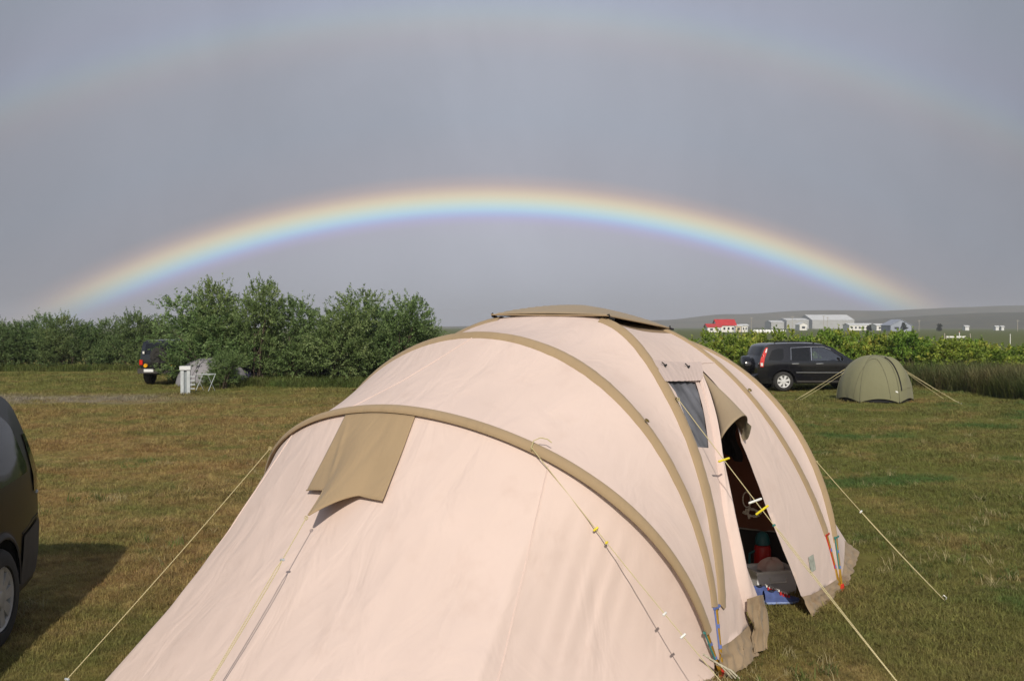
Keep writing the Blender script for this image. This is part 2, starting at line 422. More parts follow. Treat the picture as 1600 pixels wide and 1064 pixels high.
def build_hill(name, x0, x1, y0, y1, ridge, m, seed):
    """ridge(x) -> crest height"""
    mb = MB()
    def fn(a, b):
        x = x0+(x1-x0)*a; y = y0+(y1-y0)*b
        e = sin(min(1, b/0.6)*pi/2)**1.3
        z = ridge(x)*e*(1+0.10*noise.noise(Vector((x*0.004, y*0.006, seed))))
        return (x, y, z-0.6)
    mb.grid(fn, 150, 26)
    return mb.build(name, m, None, sharp=180, kind='structure')
def crest(pts):
    def f(x):
        if x <= pts[0][0]: return pts[0][1]
        for (a, b), (c, d) in zip(pts, pts[1:]):
            if x <= c:
                k = (x-a)/(c-a); k = k*k*(3-2*k); return b+(d-b)*k+1.2*noise.noise(Vector((x*0.012, 0, 0)))
        return pts[-1][1]
    return f
def cp(u, v, Y): p = at(u, v, Y); return (p.x, max(0, p.z))
HM = mat('heather hillside', (0.075, 0.080, 0.040), 1.0, 0.0, 0.012, col2=(0.15, 0.125, 0.065), detail=8, spec=0.05)
HM2 = mat('dark moor hillside', (0.050, 0.055, 0.032), 1.0, 0.0, 0.02, col2=(0.10, 0.090, 0.045), detail=8, spec=0.05)
build_hill('hills', -800, 2400, 2300, 3100, crest([(-800, 0), cp(960, 508, 2780), cp(1040, 500, 2780), cp(1160, 491, 2780), cp(1290, 485, 2780), cp(1420, 484, 2780), cp(1500, 480, 2780), cp(1600, 478, 2780), cp(1750, 474, 2780), (2400, 60)]), HM, 1.0)
build_hill('hills', 350, 1500, 1350, 1900, crest([(350, 0), cp(1330, 510, 1680), cp(1400, 500, 1680), cp(1470, 494, 1680), cp(1530, 491, 1680), cp(1600, 488, 1680), (1200, 30), (1500, 30)]), HM2, 4.0)

# ------------------------------------------------------------------ the big cotton tent
TW, TD = 1.9026, 2.407
HP = [(1.8374, -0.5028, 1.8894, 0.3302), (2.1122, 0.0131, 1.9968, 0.4463), (2.3731, 0.3175, 2.3266, 0.5778)]
AL = 0.6254
tent = thing('cotton_tent', 'large pale pink cotton tent with tan pole sleeves in the foreground', 'tent', (1.2864, 5.9282, 0), pi/2-AL)
def hoop(k, th):
    """k-th pole from the near end, th from the door side foot (0) over the top to the far foot (pi)"""
    h, phi, a, b = HP[[0, 1, 2, 2, 1][k]]
    if k > 2: phi = -phi
    th = min(max(th, 0), pi); c = cos(th)
    r = h*max(0, 1-abs(c)**a)**b
    if k == 2: r += 0.085*math.exp(-((th-1.15)/0.23)**2)
    return Vector(((0 if k < 3 else TD)+r*sin(phi), TW*(1-c), r*cos(phi)))
def base_line(th, end):
    d = degrees(th); fa, fb = Vector((0, 0, 0)), Vector((0, 2*TW, 0))
    if end == 0: cr, cl, bow_ = Vector((-2.3, 0.38, 0)), Vector((-2.3, 3.0, 0)), -0.22
    else: cr, cl, bow_ = Vector((TD+1.43, 0.30, 0)), Vector((TD+1.43, 3.5, 0)), 0.18; fa.x = fb.x = TD
    if d < 52: return fa.lerp(cr, d/52)
    if d < 128:
        x = (d-52)/76; return cr.lerp(cl, x)+Vector((bow_*sin(pi*x), 0, 0))
    return cl.lerp(fb, (d-128)/52)
def wrinkle(p, amp):
    q = Vector((p.x*1.7+p.z*0.8, p.y*2.3-p.z*0.5, p.z*1.3))
    return amp*(noise.noise(q)+0.5*noise.noise(q*2.7))
def S_end(th, l):
    p = hoop(0, th).lerp(base_line(th, 0), l); p.z -= 0.12*sin(pi*l)*sin(th)
    p.x -= wrinkle(p, 0.014)*sin(pi*l)
    slack = 0.0
    if th < 1.30: slack += 0.15*sin(pi*th/1.30)*sin(pi*l)**0.8
    if th < 0.92: slack += 0.055*sin(pi*(th/0.92))**0.8*sin(pi*l)**0.8
    p += Vector((0.75, 0.66, 0))*slack
    # tension folds running slantwise down the big end panel
    for c0, sl, wd_, am in ((1.32, 0.55, 0.035, 0.007), (1.18, 0.45, 0.03, 0.005), (1.60, 0.50, 0.045, 0.006), (1.95, 0.25, 0.04, 0.005), (2.10, 0.10, 0.03, 0.006)):
        p.x -= am*math.exp(-((th-c0-sl*(l-0.5))/wd_)**2)*sin(pi*min(1, l*1.05))**1.5
    # slack creases running up from the corner peg to the seam
    c = math.exp(-((th-0.62)/0.16)**2)*sin(pi*l)
    p.x += 0.012*sin(th*75+l*3)*c
    return p
def S_far(th, l):
    p = hoop(4, th).lerp(base_line(th, 1), l); p.z -= 0.06*sin(pi*l)*sin(th); return p
def S_mid(i, j, th, l, sag):
    p = hoop(i, th).lerp(hoop(j, th), l)
    d = (p-Vector((p.x, TW, 0.3))).normalized()
    return p-d*(sag*sin(pi*l)*sin(th)+wrinkle(p, 0.006)*sin(pi*l))
def S_door(th, l, out=0.0):
    p = hoop(2, th).lerp(hoop(3, th), l)
    c = Vector((p.x, TW, 0.3)); d = (p-c).normalized()
    return p+d*(out-0.02*sin(pi*l)*sin(th)+wrinkle(p, 0.005)*sin(pi*min(max(l, 0), 1)))

def panel(name, fn, t0, t1, nt_=120, nl=22, m=CANVAS, parent=tent):
    mb = MB(); mb.grid(lambda a, b: fn(t0+(t1-t0)*a, b), nt_, nl)
    return mb.build(name, m, parent, sharp=180)
TH_LOW = 0.10
end_panel = panel('end_panel', S_end, 0.02, pi-0.02, 260, 40)
panel('roof_panel', lambda a, b: S_mid(0, 1, a, b, 0.035), 0.03, pi-0.03)
panel('roof_panel', lambda a, b: S_mid(1, 2, a, b, 0.045), 0.03, pi-0.03)
panel('roof_panel', lambda a, b: S_mid(3, 4, a, b, 0.045), 0.03, pi-0.03)
panel('back_panel', lambda a, b: S_door(a, b), 1.82, pi-0.03)
panel('end_panel', S_far, 0.02, pi-0.02, 90, 20)
# vent under the roof cap: brown netting between the two crossing poles
panel('vent_panel', lambda a, b: S_door(a, b, -0.004), 1.16, 1.82, 24, 12, mat('vent netting', (0.26, 0.18, 0.11), 0.95, 0.15, 8))
# stitched seams
def seam_path(name, fn, pts, w=0.006, m=CANVAS, off=0.004):
    mb = MB(); mb.tube([fn(a, b)+Vector((0, 0, off)) for a, b in pts], w, 5); return mb.build(name, m, tent)
def lin_pts(p0, p1, n=24): return [(p0[0]+(p1[0]-p0[0])*i/n, p0[1]+(p1[1]-p0[1])*i/n) for i in range(n+1)]
seam_path('seam', S_end, lin_pts((0.925, 0.0), (0.80, 0.98), 40), 0.005, off=0.002)
seam_path('seam', S_end, lin_pts((2.20, 0.0), (2.30, 0.98), 40), 0.005, off=0.002)
seam_path('seam', lambda a, b: S_mid(0, 1, a, b, 0.035), lin_pts((1.86, 0.03), (1.58, 0.97), 40), 0.004, off=0.001)

# pole sleeves
def sleeve(k, t0, t1, half=0.060, thick=0.013, up=0.003):
    mb = MB(); n = 90; ns = 12; o = 0
    P = [hoop(k, t0+(t1-t0)*i/n) for i in range(n+1)]
    foot = Vector((0 if k < 3 else TD, TW, 0.0))
    rows = []
    for i, p in enumerate(P):
        t = (P[min(i+1, n)]-P[max(i-1, 0)]).normalized()
        rad = (p-foot); rad = (rad-t*rad.dot(t)).normalized(); wd = t.cross(rad)
        taper = min(1, 0.72+0.28*min(1, sin(t0+(t1-t0)*i/n)*1.6))
        wob = 1+0.05*noise.noise(Vector((i*0.22, k*9.0, 0)))
        row = []
        for j in range(ns):
            w = 2*pi*j/ns; cx = cos(w); sx = sin(w)
            row.append(p+rad*up+wd*(half*taper*wob*cx)+rad*(thick*sx*(1.0 if sx > 0 else 0.6)))
        rows.append(row)
    mb.v = [tuple(v) for r in rows for v in r]
    for i in range(n):
        for j in range(ns):
            j2 = (j+1) % ns; mb.f.append((i*ns+j, i*ns+j2, (i+1)*ns+j2, (i+1)*ns+j))
    mb.f.append(tuple(range(ns))); mb.f.append(tuple(n*ns+j for j in range(ns)))
    return mb.build('pole_sleeve', TAN, tent, sharp=60)
def band_sleeve(k, t0, t1, half=0.060):
    def left(th, l):
        return {1: lambda: S_mid(0, 1, th, 1-l, 0.035), 2: lambda: S_mid(1, 2, th, 1-l, 0.045), 3: lambda: S_door(th, 1-l), 4: lambda: S_mid(3, 4, th, 1-l, 0.045)}[k]()
    def right(th, l):
        return {1: lambda: S_mid(1, 2, th, l, 0.045), 2: lambda: S_door(th, l), 3: lambda: S_mid(3, 4, th, l, 0.045), 4: lambda: S_far(th, l)}[k]()
    def row(th):
        c = hoop(k, th); out = (c-Vector((c.x, TW, 0.3))).normalized(); pts = []
        for q in (-1, -0.94, -0.6, -0.3, 0, 0.3, 0.6, 0.94, 1):
            f = left if q < 0 else right
            d_ = (f(th, 0.5)-c).length*2+1e-6; l = min(0.42, half*abs(q)*(1+0.07*noise.noise(Vector((th*26, k*7.0, q*0.7))))/d_)
            pts.append(f(th, l)+out*((0.004+0.011*(1-q*q)+0.0022*noise.noise(Vector((th*45, q*2.0, k*3.0)))) if abs(q) < 1 else -0.004))
        return pts
    mb = MB(); n = 200; rows = [row(t0+(t1-t0)*i/n) for i in range(n+1)]; m_ = len(rows[0])
    mb.v = [tuple(v) for r in rows for v in r]
    for i in range(n):
        for j in range(m_-1): mb.f.append((i*m_+j, i*m_+j+1, (i+1)*m_+j+1, (i+1)*m_+j))
    return mb.build('pole_sleeve', TAN, tent, sharp=60)
sleeves = [sleeve(0, 0.09, pi-0.09, 0.042, 0.022, 0.012), band_sleeve(1, 0.165, pi-0.165), band_sleeve(2, 0.20, 1.235), band_sleeve(2, 1.74, pi-0.2), band_sleeve(3, 0.245, 1.235), band_sleeve(3, 1.74, pi-0.245), band_sleeve(4, 0.17, pi-0.17)]
# pole ends, each standing on the shared foot, with coloured joints
GOLD = mat('gold anodised pole', (0.62, 0.36, 0.05), 0.35, 0.1, 20, metal=0.6)
RED = mat('red plastic', (0.55, 0.03, 0.015), 0.45, 0.1, 20)
BLUE = mat('blue webbing', (0.12, 0.17, 0.42), 0.7, 0.15, 20)
TEAL = mat('teal webbing', (0.05, 0.22, 0.20), 0.7, 0.15, 20)
def pole_end(k, t_end, side, web):
    p1 = hoop(k, t_end if side == 0 else pi-t_end)
    foot = Vector((0 if k < 3 else TD, -0.02 if side == 0 else 2*TW+0.02, 0.0))
    foot.x += {0: -0.012, 1: 0.006, 2: 0.02, 3: -0.02, 4: 0.012}[k]
    t = (p1-foot)
    mb = MB(); mb.tube([foot+t*q for q in (0, 0.35, 0.7, 1.12)], 0.0105, 8); pe = mb.build('tent_pole', GOLD, tent)
    for q0 in (0.40, 0.70):
        mb = MB(); mb.tube([foot+t*q0, foot+t*(q0+0.055)], 0.0128, 8); mb.build('joint', BLUE, pe)
    mb = MB(); mb.tube([foot+Vector((0, 0, -0.01)), foot+Vector((0, 0, 0.05))], lambda q: 0.022-0.008*q, 8); mb.build('pole_foot', RED, pe)
    wm = {'r': RED, 'b': BLUE, 't': TEAL}[web]
    mb = MB(); s = Vector((0.034, 0, 0)); q = p1+Vector((0, -0.006, 0))
    mb.box(q, (0.085, 0.016, 0.014)); mb.tube([q-s, (q-s*1.1).lerp(foot, 0.35), (q-s*0.9).lerp(foot, 0.6)], 0.006, 5)
    mb.build('tension_strap', wm, pe)
for k, te, wb in ((0, 0.09, 't'), (1, 0.165, 'b'), (3, 0.245, 'r'), (4, 0.17, 't')):
    for sd in (0, 1): pole_end(k, te, sd, wb)

# grommets on the sleeves
BRASS = mat('dull brass', (0.30, 0.22, 0.08), 0.4, 0.1, 30, metal=0.8)
def grommet(k, th):
    p = hoop(k, th); foot = Vector((0 if k < 3 else TD, TW, 0)); n = (p-foot).normalized()
    mb = MB(); mb.lathe([(0.006, 0.0), (0.016, 0.0), (0.018, 0.004), (0.012, 0.008), (0.006, 0.006), (0.006, 0.0)], 14)
    o = mb.build('grommet', BRASS, tent); o.location = p+n*0.030; o.rotation_euler = n.to_track_quat('Z', 'Y').to_euler()
for k, th in ((1, 0.77), (2, 0.80), (2, 2.2), (1, 2.3), (3, 0.80), (4, 0.8)): grommet(k, th)

# roof cap: a tan canopy held just clear of the poles
def build_cap():
    c1, c2 = hoop(2, radians(69.5)), hoop(2, radians(101)); c4, c3 = hoop(3, radians(69.5)), hoop(3, radians(101))
    up = Vector((0, 0, 0.016))
    c1 += up+Vector((-0.035, -0.03, 0.020)); c2 += up+Vector((-0.035, 0.03, 0.022)); c4 += up+Vector((0.03, -0.03, 0)); c3 += up+Vector((0.03, 0.03, 0))
    mb = MB()
    def fn(a, b):
        p = c1.lerp(c2, a).lerp(c4.lerp(c3, a), b)
        ra, rb_ = 1-abs(2*a-1), 1-abs(2*b-1)
        k = min(ra, rb_); k = 1-(1-k)**1.6
        p.z += 0.100*k + 0.010*sin(pi*a) + 0.012*min(1, 4*max(ra, rb_))*(0.3)
        return p
    mb.grid(fn, 24, 24)
    o = mb.build('roof_cap', TAN_CAP, tent, sharp=180)
    md = o.modifiers.new('thickness', 'SOLIDIFY'); md.thickness = 0.006; md.offset = -1
    mb = MB()
    for a, b in ((c1, c2), (c1, c4), (c2, c3), (c4, c3)): mb.tube([a.lerp(b, i/8)+Vector((0, 0, -0.004)) for i in range(9)], 0.006, 6)
    mb.build('hem', TAN, o)
    for c, k, t in ((c1, 2, 1.19), (c4, 3, 1.19), (c2, 2, 1.78), (c3, 3, 1.78)):
        q = hoop(k, t)+Vector((0, 0, 0.02)); mb = MB(); mb.tube([c, c.lerp(q, 0.5)+Vector((0, 0, 0.02)), q], 0.006, 6)
        mb.tube([q+Vector((0.0, -0.03, 0.0)), q+Vector((0.02, 0.03, 0.01))], 0.010, 6)
        mb.build('clip', BLACK, o)
build_cap()

# ---- the door side, between the two middle poles
WIN = [(0.879, 0.06), (0.881, 0.255), (0.872, 0.435), (0.807, 0.35), (0.715, 0.24), (0.635, 0.15), (0.646, 0.028), (0.709, 0.041), (0.775, 0.054), (0.836, 0.083)]
LEFT = [(0.907, 0.609), (0.791, 0.434), (0.666, 0.296), (0.538, 0.195), (0.401, 0.156), (0.268, 0.199), (0.148, 0.277)]
RIGHT = [(0.928, 0.669), (0.828, 0.683), (0.718, 0.618), (0.628, 0.523), (0.515, 0.505), (0.405, 0.505), (0.265, 0.549), (0.09, 0.634)]
FLAP = [(0.879, 0.498), (0.757, 0.347), (0.59, 0.174), (0.444, 0.098), (0.264, 0.118), (0.144, 0.171)]
def door_piece(name, poly, holes=(), m=CANVAS, out=0.0, step=0.07, fn=None, parent=tent):
    mb = MB(); mb.cdt(poly, list(holes), fn or (lambda a, b: S_door(a, b, out)), step, 2.0, 2.0)
    return mb.build(name, m, parent, sharp=180)
door_piece('upper_panel', [(0.957, 0.0), (0.957, 1.0), (1.17, 1.0), (1.17, 0.0)])
door_piece('front_panel', [(0.957, 0.60)]+RIGHT+[(0.06, 0.67), (0.06, 1.0), (0.3, 1.0), (0.6, 1.0), (0.957, 1.0)])
wp = [(0.885, 0.0), (0.885, 0.50)]+[(a, b+0.012) for a, b in FLAP[1:]]+[(0.10, 0.20), (0.085, -0.02), (0.3, -0.005), (0.6, 0.0)]
wpan = door_piece('window_panel', wp, [WIN], step=0.045)
wc = (sum(p[0] for p in WIN)/len(WIN), sum(p[1] for p in WIN)/len(WIN))
door_piece('window_netting', [(wc[0]+(a-wc[0])*1.10, wc[1]+(b-wc[1])*1.10) for a, b in WIN], (), mesh_mat(), -0.012, 0.045, lambda a, b: S_door(a, b, -0.012+0.006*sin(b*70)), wpan)
# gathered band above the window, with two toggles
def band(a, b):
    th = 0.962-0.090*a; l = 0.0+(0.74-0.20*a)*b
    return S_door(th, l, 0.012+0.006*a+0.0016*sin(b*60+3*sin(b*9))*a)
mb = MB(); mb.grid(band, 8, 70); bd = mb.build('window_blind', canvas_mat('pale cotton lining', (0.60, 0.48, 0.44), stain=0.02), tent, sharp=180)
for b in (0.17, 0.66):
    q = band(0.22, b)+Vector((0, -0.012, 0.004)); mb = MB()
    mb.tube([q+Vector((-0.035, 0, 0.014)), q, q+Vector((0.008, -0.006, -0.014))], 0.0045, 6); mb.tube([q+Vector((-0.004, -0.008, -0.014)), q+Vector((0.016, -0.01, -0.006))], 0.008, 6)
    mb.build('toggle', BLACK, bd)
# seam line above the band
seam_path('seam', S_door, lin_pts((0.958, 0.0), (0.957, 0.98), 30), 0.004, off=0.002)
# door leaf drawn aside: a gathered roll of canvas beside the opening
def curve_pts(C, x):
    n = len(C)-1; i = min(int(x*n), n-1); f = x*n-i
    return (C[i][0]+(C[i+1][0]-C[i][0])*f, C[i][1]+(C[i+1][1]-C[i][1])*f)
def smooth_curve(C, x):
    w = 0.05; pts = [curve_pts(C, min(1, max(0, x+d))) for d in (-w, -w/2, 0, w/2, w)]
    return (sum(p[0] for p in pts)/5, sum(p[1] for p in pts)/5)
def leaf(a, b):
    f = smooth_curve(FLAP, a); l = smooth_curve(LEFT, a)
    th = f[0]+(l[0]-f[0])*b; la = f[1]+(l[1]-f[1])*b
    wd = 0.030+0.03*a
    o = wd*sin(pi*min(1, b*1.05))**0.7+0.008*sin(b*9+a*14)*sin(pi*b)
    if b > 0.8: o -= (b-0.8)*0.30
    return S_door(th, la, o)
mb = MB(); mb.grid(leaf, 50, 16); mb.build('door_leaf', CANVAS, tent, sharp=180)
# a strap and two peg loops on the drawn leaf
# half-cone of tan canvas where the door leaf is tucked up at its head
def cone(a, b):
    apex = (0.915, 0.62)
    e0, e1 = (0.648, 0.285), (0.640, 0.555)
    th = apex[0]+((e0[0]+(e1[0]-e0[0])*b)-apex[0])*a; la = apex[1]+((e0[1]+(e1[1]-e0[1])*b)-apex[1])*a
    p = S_door(th, la, 0.012+0.115*a*sin(pi*b)**0.6)
    p.z += 0.115*a*a*sin(pi*b)**0.5
    return p
mb = MB(); mb.grid(cone, 20, 28); cn = mb.build('door_hood', TAN_CAP, tent, sharp=180)
md = cn.modifiers.new('thickness', 'SOLIDIFY'); md.thickness = 0.006
def cone_in(a, b):
    p0 = cone(1, 0.80+0.2*b); return p0+Vector((0.0, 0.02-0.05*a*(1-b), -0.10*a*(0.4+0.6*sin(pi*b))))
mb = MB(); mb.grid(cone_in, 8, 8); mb.build('tie_strap', mat('grey tie', (0.30, 0.26, 0.18), 0.8, 0.3, 30), cn)
# maker's patch by the right foot (plain, too small to read)
mb = MB(); mb.grid(lambda a, b: S_door(0.150+0.055*a, 0.745+0.055*b+0.01*a, 0.006), 2, 2); mb.build('patch', mat('grey patch', (0.36, 0.38, 0.33), 0.7, 0.25, 30), tent)

# mud flaps round the foot of the canvas
def mudflap(pts_top, pts_bot, seed, n=30):
    """strips between two poly-lines, crumpled"""
    mb = MB()
    def pl(P, x):
        m = len(P)-1; i = min(int(x*m), m-1); return Vector(P[i]).lerp(Vector(P[i+1]), x*m-i)
    def fn(a, b):
        p = pl(pts_top, a).lerp(pl(pts_bot, a), b)
        k = sin(pi*min(1, b))*0.018+0.012*b
        k *= 1.7; p += Vector((noise.noise(Vector((a*9, b*3, seed))), noise.noise(Vector((a*9, b*3, seed+5))), 0.5*noise.noise(Vector((a*11, b*4, seed+9)))))*k
        p.z = max(p.z, 0.008)
        return p
    mb.grid(fn, n, 10)
    return mb.build('mud_flap', MUD, tent, sharp=180)
d = S_door
mudflap([d(0.10, -0.03, 0.004), d(0.095, 0.06, 0.004), d(0.10, 0.13, 0.004), d(0.11, 0.215, 0.004)],
        [(-0.02, -0.05, 0.01), (0.14, -0.085, 0.01), (0.30, -0.085, 0.01), (0.50, -0.06, 0.01)], 1)
mudflap([d(0.20, 0.135, 0.05), d(0.205, 0.175, 0.100), d(0.195, 0.225, 0.085), d(0.185, 0.285, 0.03)],
        [(0.44, -0.05, 0.03), (0.50, -0.075, 0.03), (0.60, -0.08, 0.02), (0.70, -0.015, 0.015)], 2)
mudflap([d(0.088, 0.63, 0.01), d(0.072, 0.72, 0.008), d(0.066, 0.82, 0.006), d(0.062, 1.0, 0.004)],
        [(1.47, -0.085, 0.02), (1.70, -0.075, 0.012), (1.98, -0.06, 0.012), (2.36, -0.03, 0.012)], 3)
mudflap([S_end(0.05+0.1*i, 0.965) for i in range(0, 9)], [base_line(0.05+0.1*i, 0)+Vector((0.02, -0.07, 0.01)) for i in range(0, 9)], 4, 60)
mudflap([S_far(0.05+0.1*i, 0.90) for i in range(0, 9)], [base_line(0.05+0.1*i, 1)+Vector((0.05, -0.05, 0.01)) for i in range(0, 9)], 5, 40)

# awning flap over the vent in the near end
def flap_pt(a, b):
    """a across from door side, b down"""
    th = (1.465+(1.808-1.465)*a)*(1-b)+(1.438+(1.795-1.438)*a)*b
    pk = 0.56                                             # where the guy rope pulls it out
    tri = max(0, 1-abs(a-pk)/0.30) if a < pk else max(0, 1-abs(a-pk)/0.17)
    l = 0.012+(0.248+0.100*tri**1.3*b*b)*b
    p = S_end(th, l)
    n = Vector((-0.80, 0, 0.60))
    p += n*(0.016+0.055*b*b*math.exp(-((a-pk)/0.42)**2)+0.095*tri**1.2*b**3+0.006*sin(a*13+2*b)*b)
    p += n*0.010*math.exp(-((a-(0.93-0.24*b))/0.03)**2)*sin(pi*b)    # crease down to the pull
    p -= n*0.006*math.exp(-((a-(0.25+0.30*b))/0.05)**2)*sin(pi*b)
    return p
mb = MB(); mb.grid(flap_pt, 60, 30); fl = mb.build('vent_flap', TAN, tent, sharp=180)
md = fl.modifiers.new('thickness', 'SOLIDIFY'); md.thickness = 0.005
mb = MB(); mb.tube([flap_pt(i/60, 1.0) for i in range(61)], 0.005, 6); mb.build('hem', TAN, fl)

# guy ropes
TI = Matrix.Translation((1.2864, 5.9282, 0)) @ Matrix.Rotation(pi/2-AL, 4, 'Z'); TINV = TI.inverted()
YEL = mat('yellow plastic', (0.75, 0.62, 0.03), 0.4, 0.05, 20)
WHT = mat('white plastic', (0.75, 0.75, 0.72), 0.4, 0.05, 20)
GRY = mat('grey plastic', (0.45, 0.48, 0.50), 0.4, 0.05, 20)
STEEL = mat('galvanised steel', (0.45, 0.45, 0.44), 0.4, 0.1, 20, metal=0.8)
def guy(p0, peg_w, runners=(), split=None, r=0.0028, sag=0.018):
    """rope from a point on the tent to a peg (world); split = fraction from which the rope runs double"""
    peg = TINV @ Vector(peg_w); p0 = Vector(p0)
    def pt(x): return p0.lerp(peg, x)+Vector((0, 0, -sag*sin(pi*x)))
    side = (peg-p0).cross(Vector((0, 0, 1))).normalized()
    mb = MB()
    if split is None: mb.tube([pt(i/20) for i in range(21)], r, 6)
    else:
        mb.tube([pt(i/20*split) for i in range(21)], r, 6)
        for sgn in (-1, 1):
            mb.tube([pt(split+(1-split)*i/20)+side*(0.009*sgn*sin(pi*min(1, 0.5+i/40)) if i > 0 else 0) for i in range(21)], r, 6)
    # loop at the top
    q = p0; mb.tube([q+side*0.012*cos(w)+Vector((0, 0, 0.012*sin(w)))+(peg-p0).normalized()*0.012 for w in [2*pi*i/12 for i in range(13)]], r*0.9, 5)
    g = mb.build('guy_rope', ROPE, tent)
    for x, m, ln, tilt in runners:
        c = pt(x); dirn = (peg-p0).normalized()
        ax = (side*cos(tilt)+dirn.cross(side)*sin(tilt)).normalized()
        mb = MB(); mb.tube([c-ax*ln/2, c-ax*ln*0.44, c+ax*ln*0.44, c+ax*ln/2], lambda q: 0.0075 if 0.2 < q < 0.8 else 0.006, 8); mb.build('runner', m, g)
    mb = MB(); dd = (peg-p0).normalized(); dv = Vector((dd.x, dd.y, 0)).normalized()
    mb.tube([peg+Vector((0, 0, -0.10))-dv*0.03, peg+Vector((0, 0, 0.03))+dv*0.01, peg+Vector((0, 0, 0.045))-dv*0.012, peg+Vector((0, 0, 0.03))-dv*0.02], 0.004, 6)
    mb.build('peg', STEEL, g)
    return g
guy(hoop(0, 2.40)+Vector((-0.05, 0.02, 0.02)), (-2.65, 5.23, 0), [(0.88, GRY, 0.03, 0)])
guy(flap_pt(0.56, 1.0), (-1.75, 4.77, 0), [(0.20, GRY, 0.035, 0.3)], 0.20)
guy(hoop(0, 0.985)+Vector((-0.05, 0, 0.03)), (1.33, 5.24, 0), [(0.31, YEL, 0.035, 1.2), (0.36, YEL, 0.02, 0.2), (0.62, WHT, 0.035, 0.4), (0.70, WHT, 0.04, 1.0)])
guy(hoop(2, 0.805)+Vector((0, -0.03, 0.02)), (2.29, 5.28, 0), [(0.225, YEL, 0.095, 0.25), (0.365, WHT, 0.11, 0.25), (0.395, YEL, 0.10, 1.0), (0.445, TEAL, 0.02, 0.2)], 0.445)
guy(hoop(4, 0.47)+Vector((0.0, -0.015, 0.005)), (3.42, 7.55, 0), [(0.36, WHT, 0.035, 0.4)], 0.36)
# short rope tail lying over the near sleeve
q = hoop(0, 0.985)+Vector((-0.02, 0, 0.05))
mb = MB(); mb.tube([q+Vector((-0.02, 0.0, -0.02)), q+Vector((0.0, 0.0, 0.012)), q+Vector((0.03, -0.03, 0.03)), q+Vector((0.06, -0.06, 0.02)), q+Vector((0.07, -0.085, 0.0))], 0.0036, 6)
mb.build('rope_tail', ROPE, tent)
# webbing and cord at the near foot
mb = MB()
for i, (dx, dy) in enumerate(((-0.22, -0.05), (-0.15, -0.10), (-0.08, -0.12))):
    a = Vector((-0.24+0.05*i, 0.0-0.02*i, 0.20-0.04*i)); b = Vector((-0.02+0.01*i, -0.09-0.02*i, 0.01))
    mb.tube([a, a.lerp(b, 0.5)+Vector((0, -0.02, 0.01)), b], 0.006, 6)
mb.build('peg_cord', mat('pale cord', (0.55, 0.50, 0.38), 0.8, 0.2, 40), tent)
# inner tent wall at the far side of the porch, dark tub of the groundsheet below it
def inner_wall(a, b):
    th = 0.40+2.25*a; z1 = 0.90*hoop(4, th).z
    return (2.26+0.015*sin(a*60)+0.10*max(0, b-0.6), TW*(1-cos(th)), 0.44+(max(z1, 0.6)-0.44)*b)
mb = MB(); mb.grid(inner_wall, 90, 10); mb.build('inner_curtain', BROWN, tent)
mb = MB(); mb.grid(lambda a, b: (2.30+0.008*sin(a*50), 0.22+3.2*a, 0.02+0.45*b), 40, 3); mb.build('groundsheet_tub', mat('dark groundsheet', (0.025, 0.022, 0.02), 0.7, 0.2, 6), tent)
mb = MB(); mb.tube([(2.255, 0.2+3.2*i/20, 0.44+0.006*sin(i*1.3)) for i in range(21)], 0.007, 6); mb.build('curtain_hem', mat('grey webbing', (0.3, 0.28, 0.26), 0.8), tent)
mb = MB(); mb.grid(lambda a, b: (-1.9+4.0*a, 1.15+1.9*b, 0.03), 4, 4); mb.build('groundsheet', mat('dark groundsheet', (0.025, 0.022, 0.02), 0.7, 0.2, 6), tent)

# ---- things in the doorway
def tl(s, t, z=0): return TI @ Vector((s, t, z))
def make_crate():
    o = thing('plastic_crate', 'light grey plastic crate standing inside the tent door', 'crate', tl(2.00, 0.44), radians(14))
    m = mat('light grey crate', (0.74, 0.74, 0.75), 0.45, 0.04, 10)
    w, dp, h = 0.34, 0.24, 0.19
    mb = MB()
    for sx, sy, lx, ly in ((0, -1, w, 0.008), (0, 1, w, 0.008), (-1, 0, 0.008, dp), (1, 0, 0.008, dp)):
        mb.box((sx*w/2, sy*dp/2, h/2), (lx, ly, h))
    mb.box((0, 0, 0.008), (w, dp, 0.012)); mb.build('wall', m, o, smooth=False)
    mb = MB()
    for sx, sy, lx, ly in ((0, -1, w+0.04, 0.022), (0, 1, w+0.04, 0.022), (-1, 0, 0.022, dp+0.0), (1, 0, 0.022, dp+0.0)):
        mb.box((sx*(w/2+0.01), sy*(dp/2+0.01), h+0.004), (lx, ly, 0.022))
    mb.build('rim', WHT, o, smooth=False)
    mb = MB(); mb.tube([(-0.07, -dp/2-0.02, h-0.03), (-0.07, -dp/2-0.028, h-0.075), (0.07, -dp/2-0.028, h-0.075), (0.07, -dp/2-0.02, h-0.03)], 0.008, 8); mb.build('handle', WHT, o)
    # folded cloth bundle in it
    c = thing('cloth_bundle', 'pink and white cloth bundle lying in the grey crate', 'cloth', tl(2.06, 0.45, 0.17), radians(20))
    mb = MB(); mb.grid(lambda a, b: (0.11*cos(2*pi*a)*sin(pi*b*0.5+0.02)*(1+0.12*sin(5*a*pi*2)), 0.085*sin(2*pi*a)*sin(pi*b*0.5+0.02), 0.095*cos(pi*b*0.5)**0.8+0.008*sin(a*30)), 24, 10)
    mb.build('bundle', mat('pink white cloth', (0.62, 0.36, 0.30), 0.9, 0, 5, 0, col2=(0.72, 0.68, 0.64)), c)
make_crate()
